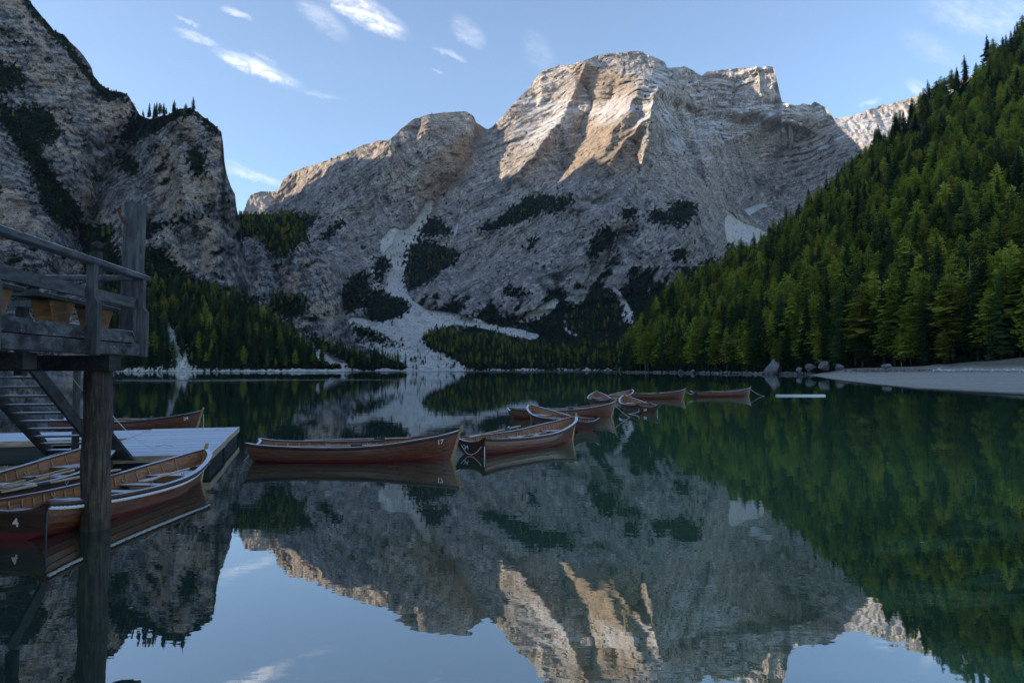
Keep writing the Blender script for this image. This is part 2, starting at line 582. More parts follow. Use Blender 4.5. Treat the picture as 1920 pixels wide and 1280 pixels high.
# ------------------------------------------------------------------ main mountain
def relief_far(X, Y, x, y, z):
    wx = x + 60 * fbm(x / 260, z / 260, y / 260, 2, 3); wz = z + 60 * fbm(x / 260, z / 260, y / 260 + 9, 2, 4)
    fold = 0.50 * np.clip((1150 - z) / 600, 0.12, 1) + 0.25 * fbm(x / 500, z / 500, y / 900, 2, 26)
    u_ = wx + fold * wz; v_ = wz - fold * wx
    left = np.clip((960 - X) / 200, -1, 1)
    a = fbm(wx / 330 + left * wz / 900, wz / 620, y / 900, 5, 11, 0.52, True)
    b = fbm((wx + 0.45 * wz * left) / 95, wz / 210, y / 260, 5, 12, 0.58, True)
    # sedimentary beds, gently tilted and folded
    bedz = wz - 0.42 * x * np.clip((1000 - z) / 500, 0.05, 1) + 75 * fbm(x / 420, z / 420, y / 420, 4, 21) + 16 * fbm(x / 60, z / 60, y / 60, 3, 25)
    per = 34.0 
    ph = (bedz / per) % 1.0
    bed = np.where(ph < 0.72, ph / 0.72, (1 - ph) / 0.28)
    ph2 = ((bedz + 4 * fbm(x / 30, z / 30, y / 30, 2, 23)) / 10.5) % 1.0
    bed2 = np.where(ph2 < 0.7, ph2 / 0.7, (1 - ph2) / 0.3)
    bm_ = np.clip(0.40 + 1.6 * fbm(x / 140, z / 90, y / 140, 4, 22), 0.0, 1.5)
    bm_ = bm_ * np.clip((z - 250) / 600, 0.15, 1.5)
    c = fbm(u_ / 85, v_ / 24, y / 120, 4, 13, 0.58, True)
    dg = fbm((x + 0.35 * z * left + 0.5 * wx) / 32, z / 190, y / 90, 4, 14, 0.6, True)
    big = -60 * a - 10 * b - 0.26 * joints(x, y, z, 0.9 * wx + 0.35 * z * left, 230, 401, 0.7) - 0.20 * joints(x, y, z, 0.8 * wx - 0.6 * z, 300, 403, 0.8)
    rel = -15 * b - 7 * c - 7.0 * dg + 4.0 * (bed - .5) * bm_ + 3.0 * (bed2 - .5) * bm_
    for lam, am in ((120, .30), (52, .32), (24, .30), (11.5, .24)):
        rel = rel - am * joints(x, y, z, x + 0.45 * z * left + 0.2 * y, lam, int(lam) + 400) - am * 0.8 * joints(x, y, z, 0.72 * x - 0.69 * z, lam * .8, int(lam) + 430)
        rel = rel - am * 0.9 * joints(x, y, z, v_, lam * .62, int(lam) + 460, 0.7)
    return rel, dict(big=big, u=u_, v=v_, b=np.clip(0.5 - 0.5 * b, 0, 1), bed=bed2 * bm_, c=c)


def veg_far(X, Y, x, y, z, aux):
    s = fbm((X + 0.75 * Y) / 34, (Y - 0.55 * X) / 120, X * 0, 4, 41, 0.6)
    s2 = fbm(X / 30, Y / 22, X * 0, 4, 42, 0.6)
    dens = np.clip((Y - 455) / 130, 0, 1) * (X > 780) * 0.42 + np.clip((Y - 560) / 60, 0, 1) * 0.25 + ((X > 1180) & (Y > 500)) * 0.18
    dens = dens + 0.20 * ((X < 700) & (Y > 440)) + 0.10 * (X > 1000) * (Y > 390) + 0.08 * (X > 1080) * (Y > 430)
    s = s + 0.5 * fbm((X + 0.75 * Y) / 9, (Y - 0.55 * X) / 22, X * 0, 3, 43, 0.6)
    v = np.clip((0.6 * s + 0.55 * s2 + dens - 0.42) * 8, 0, 1)
    return v * (Y > 385)


def snow_far(X, Y, x, y, z, aux):
    # dusting that lies on the ledges of the upper mountain
    dz = np.gradient(y, axis=0) / np.maximum(np.gradient(z, axis=0), 0.2)
    n = fbm(X / 60, Y / 30, X * 0, 3, 51)
    lie = np.clip((dz - 0.75) * 0.9, 0, 1)
    hgt = np.clip((345 - Y + 60 * n) / 130, 0, 1) * np.clip((X - 900) / 90, 0.15, 1) * (1 - 0.75 * np.exp(-((X - 1150) / 95) ** 2))
    bowl = np.exp(-((X - 1130) / 110) ** 2 - ((Y - 205) / 26) ** 2) * 0.45 + np.exp(-((X - 1450) / 90) ** 2 - ((Y - 210) / 14) ** 2) * 0.6
    f = fbm(aux['u'] / 60, aux['v'] / 9, y / 90, 4, 52, 0.65)
    return np.clip((lie * hgt * 0.9 + bowl * 0.75 + f * 1.6 * hgt - 0.17) * 2.2, 0, 0.92)


SIL_B = [(430, 470), (500, 392), (515, 372), (522, 357), (530, 338), (550, 322), (575, 313), (600, 306), (640, 290), (680, 272), (710, 264), (728, 264), (735, 257), (755, 240), (775, 224), (800, 215),
         (820, 213), (850, 210), (872, 208), (888, 217), (893, 229), (905, 238), (915, 243), (925, 236), (945, 215), (960, 196), (975, 182), (985, 172), (998, 155), (1010, 140), (1020, 132), (1045, 124), (1075, 121),
         (1100, 112), (1120, 104), (1150, 100), (1185, 96), (1205, 96), (1212, 103), (1230, 108), (1245, 115), (1252, 127), (1265, 127), (1285, 125), (1305, 136), (1316, 142), (1325, 134), (1370, 130), (1420, 125),
         (1448, 124), (1452, 130), (1456, 148), (1461, 171), (1466, 191), (1480, 196), (1500, 197), (1507, 194), (1520, 198), (1527, 191), (1545, 200), (1558, 215), (1569, 232), (1592, 252), (1619, 285), (1640, 283),
         (1665, 272), (1720, 250), (1790, 240)]
CT_B = [(640, 694, 1000), (700, 693, 1000), (900, 693, 1020), (1170, 693, 1000), (1400, 693, 1000), (1780, 693, 1050), (440, 693, 1050),
        (700, 650, 1150), (850, 650, 1150), (1000, 650, 1180), (1150, 650, 1160), (700, 600, 1350), (800, 600, 1380), (950, 600, 1400), (1100, 600, 1330), (1300, 600, 1250),
        (740, 520, 1580), (650, 540, 1450), (850, 500, 1750), (1000, 520, 1520), (1200, 520, 1440), (1345, 520, 1480), (1385, 540, 1700),
        (600, 430, 1800), (700, 400, 1900), (850, 400, 1980), (1000, 400, 1760), (1150, 400, 1600), (1310, 400, 1680), (1390, 400, 2180), (1500, 400, 2250), (1600, 400, 2150),
        (520, 380, 2250), (620, 320, 2150), (750, 300, 2050), (880, 300, 2180), (950, 300, 2120), (1050, 300, 2020), (1200, 300, 1830), (1290, 300, 2050), (1400, 300, 2430), (1550, 280, 2350),
        (800, 215, 2250), (890, 220, 2350), (960, 200, 2320), (1050, 200, 2300), (1210, 190, 2080), (1300, 210, 2380), (1420, 200, 2500), (1540, 210, 2500),
        (1020, 132, 2450), (1190, 96, 2500), (1300, 130, 2580), (1450, 125, 2600), (1430, 460, 2000), (1600, 300, 2200), (1700, 260, 2200), (1500, 500, 1700)]
FE_B = [([(905, 245), (870, 310), (820, 370), (770, 440), (745, 520)], 26, 85), ([(1100, 112), (1085, 160), (1040, 240), (960, 332)], 17, -75), ([(1035, 240), (1000, 290), (960, 335)], 13, -45),
        ([(1205, 160), (1165, 230), (1115, 320), (1070, 385)], 19, -85), ([(1235, 165), (1215, 250), (1190, 340), (1150, 400)], 15, -60), ([(1150, 170), (1100, 250), (1040, 330), (1005, 370)], 17, 60),
        ([(1262, 190), (1300, 330), (1345, 430)], 15, 70), ([(1000, 380), (900, 425), (840, 480), (805, 560)], 16, -45), ([(1210, 300), (1190, 420), (1110, 520), (1090, 590)], 14, 35),
        ([(1560, 225), (1500, 320), (1420, 410)], 20, 45), ([(1480, 210), (1440, 300), (1400, 380)], 20, -50), ([(880, 230), (860, 300), (820, 350)], 20, -40), ([(740, 270), (700, 340), (640, 400)], 18, -45),
        ([(800, 380), (700, 300)], 26, -30), ([(760, 380), (740, 440), (720, 480)], 10, -30), ([(560, 330), (530, 380)], 14, 40), ([(690, 430), (665, 520)], 15, 30), ([(1340, 250), (1330, 360)], 22, -50),
        ([(1236, 171), (1219, 218), (1192, 245), (1145, 302)], 11, -60), ([(1152, 228), (1115, 272)], 9, -50), ([(1112, 285), (1075, 325), (1048, 369)], 10, -55), ([(1142, 315), (1122, 356)], 8, -45), ([(1222, 248), (1202, 298)], 8, -45),
        ([(1249, 204), (1269, 272), (1320, 339), (1347, 389)], 11, 45), ([(1101, 164), (1108, 204), (1088, 245)], 10, 45), ([(1051, 325), (1048, 272)], 10, 40), ([(1189, 268), (1192, 332)], 7, 35), ([(1417, 339), (1424, 379)], 9, 35),
        ([(1531, 238), (1437, 305), (1417, 349)], 11, 45), ([(1484, 198), (1404, 245), (1337, 278)], 12, -45), ([(1538, 285), (1458, 352)], 11, -45), ([(732, 260), (735, 307), (695, 378)], 11, -50), ([(699, 368), (709, 418)], 8, -40),
        ([(641, 287), (621, 358)], 10, -40), ([(655, 334), (608, 378), (588, 405)], 9, 35), ([(860, 351), (853, 425)], 9, 40), ([(776, 234), (779, 297)], 9, 35), ([(1300, 140), (1290, 200), (1310, 260)], 10, 40), ([(1380, 130), (1375, 200)], 7, 25), ([(1420, 128), (1425, 195)], 6, -22),
        ([(930, 440), (850, 560)], 9, 28), ([(1010, 440), (960, 520), (935, 590)], 9, 26), ([(1090, 400), (1060, 480), (1040, 560)], 10, 30), ([(1165, 440), (1130, 540)], 9, 28), ([(1250, 430), (1220, 530)], 9, 30), ([(1320, 430), (1290, 530)], 9, 28),
        ([(970, 430), (900, 560)], 9, -24), ([(1130, 420), (1100, 530)], 9, -28), ([(1210, 430), (1175, 520)], 9, -28), ([(1290, 400), (1260, 510)], 10, -28), ([(560, 320), (590, 300), (640, 330)], 10, -30)]
VEG_B = [[(977, 382), (1001, 371), (1041, 369), (1034, 386), (984, 413), (940, 423), (900, 439), (900, 429), (950, 396)], [(1041, 376), (1078, 366), (1075, 379), (1058, 392), (1038, 409)],
         [(1264, 374), (1310, 386), (1296, 406), (1276, 428), (1263, 426), (1259, 399)], [(1209, 416), (1222, 396), (1246, 389), (1249, 406), (1259, 423), (1236, 413)],
         [(1102, 493), (1108, 456), (1132, 419), (1159, 446), (1142, 460), (1118, 473), (1115, 500)], [(1253, 473), (1280, 466), (1293, 480), (1266, 493)], [(1316, 493), (1333, 481), (1353, 493), (1340, 510), (1318, 512)],
         [(1360, 466), (1390, 463), (1424, 480), (1404, 500), (1377, 497)], [(524, 398), (581, 405), (601, 405), (581, 425), (571, 439), (520, 440)], [(593, 459), (615, 428), (655, 403), (642, 422), (608, 452)],
         [(640, 546), (658, 523), (682, 506), (694, 529), (689, 546), (675, 576), (655, 590), (641, 583)], [(702, 502), (709, 482), (726, 499), (722, 516), (715, 536), (705, 529)],
         [(682, 570), (705, 539), (719, 553), (742, 559), (773, 576), (742, 593), (709, 603), (689, 593)], [(762, 469), (793, 455), (857, 469), (853, 492), (820, 516), (796, 533), (766, 546), (759, 523)],
         [(786, 432), (806, 405), (836, 422), (857, 442), (826, 440), (796, 449)], [(710, 469), (729, 492), (725, 497), (715, 486)], [(771, 445), (783, 449), (789, 465), (772, 467)],
         [(940, 542), (960, 540), (990, 547), (993, 557), (973, 557), (947, 550)], [(873, 590), (887, 580), (888, 595)], [(892, 590), (907, 585), (927, 593), (967, 600), (973, 610), (933, 607), (903, 600)],
         [(970, 607), (1007, 600), (1023, 596), (1040, 573), (1077, 563), (1070, 577), (1053, 597), (1053, 613), (1017, 618), (1000, 617)],
         [(1058, 597), (1087, 573), (1107, 550), (1137, 537), (1157, 553), (1170, 600), (1153, 623), (1133, 633), (1097, 630), (1063, 617)], [(1183, 553), (1207, 525), (1213, 543), (1203, 583), (1190, 597)],
         [(1215, 560), (1227, 537), (1250, 543), (1247, 567), (1220, 590)], [(1262, 537), (1280, 523), (1280, 560), (1267, 553)], [(800, 628), (830, 616), (900, 626), (960, 640), (1000, 646), (1170, 648), (1170, 691), (880, 691), (840, 662), (795, 650)],
         [(655, 607), (700, 625), (750, 647), (755, 652), (700, 640), (655, 615)], [(1130, 620), (1200, 600), (1300, 580), (1300, 691), (1130, 691)],
         [(1165, 392), (1200, 395), (1180, 412), (1168, 408)], [(1170, 440), (1200, 425), (1190, 445)], [(1000, 440), (1010, 450), (1000, 470), (985, 460)]]
SCR_B = [[(690, 655), (745, 628), (800, 598), (865, 600), (800, 632), (840, 668), (890, 694), (690, 694)], [(720, 440), (735, 425), (760, 432), (775, 420), (800, 380), (815, 372), (795, 440), (768, 480), (758, 520), (765, 550), (775, 567), (800, 580), (850, 587), (900, 600), (960, 614), (1010, 628), (1000, 636), (960, 629),
          (900, 614), (830, 605), (790, 612), (790, 630), (800, 650), (850, 668), (885, 693), (640, 693), (640, 650), (700, 640), (755, 652), (750, 647), (700, 625), (655, 607), (655, 592), (690, 595), (709, 603), (742, 593), (773, 576), (742, 559), (722, 545), (730, 510), (736, 500), (712, 465)],
         [(970, 605), (1003, 580), (1040, 560), (1047, 562), (1037, 580), (1017, 597), (992, 606)], [(1053, 600), (1060, 582), (1075, 571), (1107, 551), (1087, 573), (1066, 590), (1062, 612), (1090, 633), (1070, 628), (1055, 614)],
         [(1145, 530), (1160, 543), (1187, 583), (1190, 603), (1180, 622), (1140, 640), (1153, 623), (1172, 607), (1160, 567)], [(634, 545), (655, 523), (668, 505), (660, 520), (645, 545)],
         [(1366, 402), (1400, 420), (1450, 440), (1500, 446), (1490, 482), (1440, 482), (1400, 468), (1362, 452), (1358, 410)], [(690, 500), (702, 520), (700, 545), (684, 575), (690, 590), (703, 545), (715, 538), (705, 505)],
         [(1212, 548), (1220, 530), (1218, 560), (1216, 590)], [(870, 692), (1175, 688), (1175, 696), (870, 696)], [(640, 685), (900, 688), (900, 697), (640, 697)], [(800, 590), (880, 601), (960, 614), (1040, 634), (980, 622), (870, 606)]]
SNOW_B = [[(1376, 424), (1400, 435), (1452, 461), (1449, 464), (1398, 441)], [(1368, 436), (1400, 452), (1428, 467), (1423, 469), (1395, 457)], [(1395, 392), (1415, 384), (1437, 381), (1443, 387), (1425, 392), (1405, 405)], [(1358, 395), (1375, 398), (1383, 409), (1370, 404)], [(1612, 284), (1645, 279), (1640, 286), (1622, 290)], [(850, 444), (853, 430), (857, 415), (859, 425), (856, 440)],
          [(1366, 420), (1382, 428), (1380, 431), (1366, 424)], [(1540, 200), (1560, 225), (1548, 222)]]
STAIN_B = [([(905, 240), (880, 300), (850, 345), (820, 372), (795, 400), (775, 450), (757, 520)], 8, 0.75), ([(860, 270), (870, 320), (850, 340)], 16, 0.45), ([(1093, 145), (1098, 165), (1090, 178)], 11, 0.9), ([(850, 330), (800, 390)], 20, 0.35),
           ([(660, 430), (655, 470)], 9, 0.35), ([(760, 500), (760, 545)], 9, 0.5), ([(905, 235), (900, 250)], 8, 0.6), ([(1300, 200), (1330, 190)], 14, 0.25), ([(1045, 545), (1030, 560)], 8, 0.3)]
STEP_B = [([(1242, 182), (1290, 300), (1340, 400), (1368, 455), (1372, 560), (1450, 540), (1580, 400), (1560, 260), (1440, 225), (1330, 215)], 70, 5),
          ([(1318, 90), (1470, 90), (1466, 195), (1430, 216), (1380, 212), (1335, 195)], -25, 3),
          ([(1000, 376), (900, 426), (840, 480), (796, 570), (900, 606), (1100, 570), (1230, 545), (1352, 540), (1360, 450), (1250, 390), (1100, 384)], -38, 3),
          ([(800, 200), (895, 205), (905, 250), (860, 330), (800, 350), (770, 300)], -35, 4), ([(1010, 120), (1090, 110), (1080, 175), (1010, 190)], -30, 3),
          ([(1180, 160), (1235, 165), (1240, 260), (1190, 330), (1110, 380), (1080, 350), (1140, 250)], -45, 3), ([(560, 320), (690, 275), (700, 330), (590, 400)], -25, 4),
          ([(1300, 160), (1460, 200), (1500, 215), (1440, 235), (1300, 225), (1230, 200)], 8, 4)]
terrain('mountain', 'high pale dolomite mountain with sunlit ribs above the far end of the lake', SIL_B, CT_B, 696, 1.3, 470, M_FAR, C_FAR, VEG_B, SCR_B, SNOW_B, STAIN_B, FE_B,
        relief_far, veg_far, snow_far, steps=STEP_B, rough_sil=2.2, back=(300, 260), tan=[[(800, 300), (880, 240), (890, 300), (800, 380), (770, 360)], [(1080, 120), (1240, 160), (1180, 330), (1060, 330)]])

# low shoulder far behind on the left, and the far ridge on the right
terrain('far_shoulder', 'small grey rock shoulder far behind the wooded cliff', [(445, 430), (452, 410), (458, 394), (464, 376), (470, 366), (488, 359), (510, 359), (530, 356), (560, 360), (600, 380)],
        [(440, 500, 2800), (600, 500, 2800), (460, 400, 2950), (600, 380, 2950), (520, 350, 3050), (520, 440, 2850)], 520, 1.6, 110, M_FAR, C_FAR, relief=relief_far, back=(300, 200))
SIL_R = [(1535, 240), (1565, 222), (1582, 220), (1600, 216), (1616, 212), (1643, 201), (1656, 196), (1666, 197), (1680, 192), (1700, 186), (1727, 178), (1745, 171), (1757, 167), (1780, 160), (1850, 130), (1950, 90), (2050, 60)]
terrain('far_ridge', 'distant ridge with a sunlit crest and snow dusting right of the mountain', SIL_R,
        [(1530, 330, 2750), (1700, 330, 2750), (2000, 330, 2800), (1560, 225, 3200), (1760, 168, 3300), (1950, 100, 3400), (1620, 250, 3050), (1700, 240, 3050), (2050, 60, 3400)], 340, 1.5, 170, M_FAR, C_FAR,
        snow=[[(1612, 284), (1645, 279), (1640, 286), (1622, 292)]], relief=relief_far,
        snowfun=lambda X, Y, x, y, z, a: np.clip(0.55 + 1.5 * fbm(X / 9, Y / 4, X * 0, 4, 77, 0.65) - np.clip(np.abs(Y - 235) / 55, 0, 2) * 0.6, 0, 1) * (Y > 214 - (X - 1600) * 0.2), back=(300, 200))


# ------------------------------------------------------------------ left cliffs
def relief_near(X, Y, x, y, z):
    wx = x + 25 * fbm(x / 90, z / 90, y / 90, 3, 63); wz = z + 25 * fbm(x / 90, z / 90, y / 90 + 5, 3, 64)
    a = fbm(wx / 130, wz / 300, y / 300, 5, 61, 0.55, True)
    b = fbm(wx / 38 + wz / 160, wz / 95, y / 90, 5, 62, 0.6, True)
    c = fbm(x / 13 + z / 50, z / 42, y / 20, 4, 65, 0.58, True)
    bedz = wz - 0.8 * wx + 40 * fbm(x / 100, z / 100, y / 100, 3, 67)
    ph = (bedz / 23.0) % 1.0
    bed = np.where(ph < 0.7, ph / 0.7, (1 - ph) / 0.3)
    rel = -6 * b - 4.0 * c + 1.5 * (bed - .5)
    for lam, am in ((62, .36), (27, .38), (12, .34), (5.5, .26)):
        rel = rel - am * joints(x, y, z, x - 0.25 * z + 0.3 * y, lam, int(lam) + 500) - am * 0.8 * joints(x, y, z, 0.6 * x + 0.8 * z, lam * .9, int(lam) + 530)
        rel = rel - am * 0.55 * joints(x, y, z, z - 0.35 * x, lam * .8, int(lam) + 560)
    return rel, dict(big=-30 * a - 6 * b, u=x + 0.9 * z, v=z - 0.9 * x, b=np.clip(0.5 - 0.5 * b, 0, 1), bed=bed, c=c)


def veg_near(X, Y, x, y, z, aux):
    s = fbm((X - 0.5 * Y) / 60, (Y + 0.2 * X) / 26, X * 0, 5, 71, 0.62)
    s2 = fbm(X / 16, Y / 12, X * 0, 4, 72, 0.65)
    return np.clip((0.75 * s + 0.55 * s2 - 0.13) * 7, 0, 1)


SIL_E = [(-520, -620), (-260, -430), (-120, -170), (-60, -110), (0, -70), (55, 0), (64, 13), (81, 34), (101, 57), (118, 64), (134, 81), (155, 101), (171, 124), (176, 143), (188, 158), (202, 168), (228, 173), (242, 181), (252, 198), (262, 216), (280, 224), (319, 213), (336, 204),
         (356, 201), (371, 210), (383, 220), (400, 232), (415, 247), (419, 275), (421, 305), (425, 325), (433, 349), (441, 365), (443, 388), (448, 410), (452, 440), (460, 480), (470, 525), (487, 565), (520, 610), (560, 650), (600, 680), (640, 690)]
CT_E = [(-500, 693, 420), (-200, 693, 470), (0, 693, 560), (120, 693, 620), (250, 693, 650), (400, 693, 655), (600, 693, 670), (300, 640, 690), (420, 640, 700), (520, 650, 690), (430, 560, 790), (300, 560, 780), (350, 480, 830), (440, 480, 840), (250, 420, 830),
        (330, 380, 860), (420, 380, 880), (350, 230, 960), (410, 260, 940), (280, 260, 990), (230, 300, 1010), (170, 420, 880), (60, 600, 640), (0, 480, 700), (60, 380, 800), (120, 250, 930), (0, 200, 900), (200, 180, 1080), (60, 30, 1080), (-100, 0, 1000), (-100, 300, 760),
        (-250, -300, 1100), (-450, -500, 1050), (-400, 100, 700), (190, 560, 720), (480, 560, 850)]
FE_E = [([(262, 216), (230, 280), (190, 340), (170, 420), (120, 520)], 20, 60), ([(330, 230), (335, 330), (350, 400)], 14, -22), ([(0, 220), (80, 330), (160, 470), (220, 560)], 22, 30), ([(210, 180), (130, 330), (60, 450)], 30, -20)]
VEG_E = [[(0, 118), (57, 144), (37, 161), (0, 168), (-200, 150), (-200, 60)], [(0, 181), (27, 215), (57, 255), (84, 302), (111, 349), (158, 396), (134, 430), (101, 420), (67, 343), (50, 296), (20, 249), (0, 235)],
         [(30, 202), (84, 198), (101, 228), (118, 255), (84, 269), (50, 249)], [(60, 0), (175, 141), (202, 166), (242, 178), (253, 196), (236, 183), (198, 191), (161, 144), (101, 67), (40, 0)],
         [(191, 279), (235, 249), (255, 214), (319, 205), (373, 196), (370, 212), (319, 226), (285, 252), (242, 265), (218, 269)], [(353, 282), (373, 275), (386, 319), (370, 333), (356, 312)],
         [(260, 410), (320, 420), (383, 397), (413, 385), (430, 393), (383, 403), (350, 417), (307, 423), (283, 437), (263, 447)], [(260, 460), (303, 467), (327, 493), (350, 510), (383, 533), (420, 550), (430, 573), (340, 573), (297, 560), (273, 527)],
         [(180, 540), (260, 560), (300, 555), (350, 530), (420, 560), (480, 570), (540, 620), (600, 660), (640, 692), (360, 692), (340, 640), (318, 590), (300, 600), (325, 690), (180, 690)], [(371, 208), (400, 230), (412, 247), (400, 250), (380, 232)],
         [(150, 430), (200, 420), (235, 520), (210, 560), (160, 520)], [(230, 290), (262, 300), (250, 330), (225, 320)]]
SCR_E = [[(300, 575), (330, 578), (345, 612), (358, 645), (360, 668), (385, 680), (440, 692), (440, 697), (250, 697), (270, 682), (310, 672), (316, 650), (303, 610)], [(340, 693), (640, 690), (640, 697), (340, 697)], [(395, 590), (412, 610), (402, 603)],
         [(359, 553), (375, 565), (385, 578), (372, 572)], [(150, 693), (280, 691), (280, 697), (150, 697)]]
TAN_E = [[(290, 275), (330, 250), (333, 330), (345, 400), (320, 410), (300, 390), (285, 330)], [(330, 215), (366, 208), (370, 260), (345, 270)], [(60, 100), (85, 95), (80, 150), (60, 150)], [(400, 250), (415, 260), (412, 300), (398, 300)],
         [(370, 400), (410, 420), (400, 500), (375, 520), (380, 450)], [(0, 350), (50, 370), (60, 440), (0, 440)], [(170, 190), (250, 190), (235, 250), (170, 240)], [(345, 320), (410, 320), (400, 380), (350, 380)], [(380, 540), (400, 555), (395, 570)]]
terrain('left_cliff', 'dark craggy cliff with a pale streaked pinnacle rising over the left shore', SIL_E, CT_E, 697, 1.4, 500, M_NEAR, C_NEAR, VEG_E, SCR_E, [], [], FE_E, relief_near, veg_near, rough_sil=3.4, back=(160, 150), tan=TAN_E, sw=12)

SIL_C = [(425, 410), (440, 403), (500, 402), (540, 405), (560, 412), (573, 430), (577, 445), (593, 460), (617, 487), (627, 510), (640, 535), (643, 577), (653, 607), (660, 627), (673, 645), (700, 657), (713, 664), (740, 678), (770, 690)]
CT_C = [(430, 693, 800), (600, 693, 850), (770, 693, 900), (480, 640, 880), (600, 640, 930), (690, 670, 920), (500, 560, 1000), (600, 560, 1030), (500, 450, 1100), (600, 480, 1120), (500, 400, 1250), (560, 410, 1250), (640, 600, 1020), (430, 410, 1200)]
VEG_C = [[(425, 400), (540, 398), (582, 425), (584, 447), (560, 452), (540, 478), (515, 484), (500, 455), (480, 440), (450, 450), (425, 450)], [(507, 557), (573, 560), (577, 580), (540, 600), (513, 580)], [(580, 625), (620, 650), (660, 662), (713, 678), (760, 690), (690, 693), (640, 675), (590, 645)],
         [(425, 560), (470, 560), (520, 600), (560, 640), (590, 692), (425, 692)], [(640, 660), (760, 680), (760, 692), (660, 692)]]
SCR_C = [[(500, 565), (527, 603), (552, 632), (583, 660), (600, 692), (720, 696), (680, 690), (640, 680), (593, 652), (573, 629), (540, 607), (513, 580)], [(560, 691), (770, 690), (770, 697), (560, 697)]]
TAN_C = [[(530, 520), (560, 510), (565, 560), (535, 560)], [(600, 500), (625, 520), (620, 560)]]
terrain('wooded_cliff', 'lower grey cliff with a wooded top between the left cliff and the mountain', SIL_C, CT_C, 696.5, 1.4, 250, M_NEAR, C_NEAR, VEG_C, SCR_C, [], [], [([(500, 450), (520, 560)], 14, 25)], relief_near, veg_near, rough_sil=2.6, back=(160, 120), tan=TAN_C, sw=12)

# ------------------------------------------------------------------ right slope (forest floor)
SIL_F = [(1168, 690), (1176, 640), (1190, 618), (1230, 592), (1280, 560), (1330, 530), (1400, 495), (1450, 465), (1500, 425), (1560, 370), (1600, 335), (1650, 285), (1700, 235), (1740, 195), (1757, 190), (1800, 165), (1830, 140), (1880, 100), (1920, 65), (2050, -40), (2300, -220), (2600, -300)]
CT_F = [(1170, 700, 450), (1250, 700, 400), (1350, 700, 330), (1440, 700, 285), (1520, 700, 245), (1600, 700, 215), (1700, 700, 190), (1800, 700, 172), (1920, 700, 155), (2200, 690, 125), (2600, 690, 110),
        (1200, 620, 560), (1300, 560, 560), (1400, 500, 560), (1500, 425, 560), (1600, 335, 570), (1700, 235, 590), (1757, 190, 610), (1920, 65, 610), (2100, -70, 620), (2600, -300, 600),
        (1300, 630, 440), (1400, 600, 400), (1500, 560, 360), (1600, 500, 340), (1700, 450, 330), (1800, 420, 315), (1920, 380, 310), (1900, 560, 215), (1800, 600, 210), (1700, 610, 235), (1600, 620, 265), (1500, 640, 290), (1900, 200, 480), (1800, 250, 480), (2300, 300, 300)]


CT_F = [(a_, b_, c_ * 1.12) for a_, b_, c_ in CT_F]


def relief_hill(X, Y, x, y, z):
    a = fbm(x / 60, z / 60, y / 60, 4, 81, 0.55, True)
    return -1.5 * fbm(x / 9, z / 9, y / 9, 3, 82), dict(big=-5 * a, u=x, v=z, b=np.clip(0.5 + 0.5 * a, 0, 1), bed=a * 0 + 0.5, c=a)


rockyF = [[(1690, 270), (1740, 215), (1760, 240), (1740, 290), (1700, 320), (1680, 300)], [(1760, 250), (1790, 270), (1760, 310), (1735, 300)]]
FLOOR_F = [[(1160, 800), (1160, 300), (1500, 100), (1690, 150), (1700, 200), (1640, 310), (1700, 360), (1790, 330), (1820, 240), (1760, 150), (1900, -400), (2700, -500), (2700, 800)]]
terrain('forest_slope', 'steep forested slope falling to the right shore of the lake', SIL_F, CT_F, 697, 2.5, 240, M_NEAR, C_NEAR, FLOOR_F, [], [], [], [], relief_hill, None, rough_sil=2.0,
        bottom=[(1168, 699.5), (1300, 701), (1440, 703), (1600, 706), (1920, 712), (2600, 730)], back=(120, 40))


# ------------------------------------------------------------------ range left of the frame, added unseen to shade the valley
def east_shade_range():
    """ridge out of view, placed as an occluder to keep the valley in morning shade"""
    xr = -2100.0
    ys = np.arange(-1600, 2700, 45.0)
    # crest height along the ridge, shaped for which slopes the sun reaches
    prof = np.interp(ys + 170, [-1600, -600, 0, 500, 800, 1050, 1250, 1400, 1600, 1750, 1900, 2050, 2200, 2400, 2700],
                     [1150, 1200, 1220, 1200, 1180, 1120, 1080, 1060, 1075, 1030, 1060, 960, 900, 800, 740])
    prof = prof - 62 + 110 * fbm(ys / 150, ys * 0 + 2.2, ys * 0, 4, 202, 0.6)
    ts = np.linspace(-1, 1, 23)
    Ys, Ts = np.meshgrid(ys, ts)
    Z = prof[None] * (1 - np.abs(Ts) ** 0.9) - 20 * (np.abs(Ts) > 0.98)
    Xs = xr + Ts * 1250 + 60 * fbm(Ys / 300, Ts * 3, Ts * 0, 3, 203)
    Xs = np.where(Ts > 0, xr + Ts * np.interp(Ys, [-1600, 300, 2700], [1400, 1500, 1100]), Xs)
    Z = Z + 25 * fbm(Xs / 120, Ys / 120, Z / 200, 4, 204) * (1 - np.abs(Ts))
    V = np.stack([Xs, Ys, Z], -1)
    nr, nc = V.shape[:2]
    idx = np.arange(nr * nc).reshape(nr, nc)
    Fq = np.stack([idx[:-1, :-1], idx[:-1, 1:], idx[1:, 1:], idx[1:, :-1]], -1).reshape(-1, 4)
    rgb = np.ones((nr * nc, 4), np.float32) * np.array([0.2, 0.19, 0.18, 0], np.float32)
    me = np_mesh('east_shade_range', V.reshape(-1, 3), Fq, M_FAR, True, attrs={'albedo': rgb})
    o = link('east_shade_range', me)
    tag(o, 'unseen range beyond the left edge, shaped to shade the valley', None, None, 'structure')


east_shade_range()


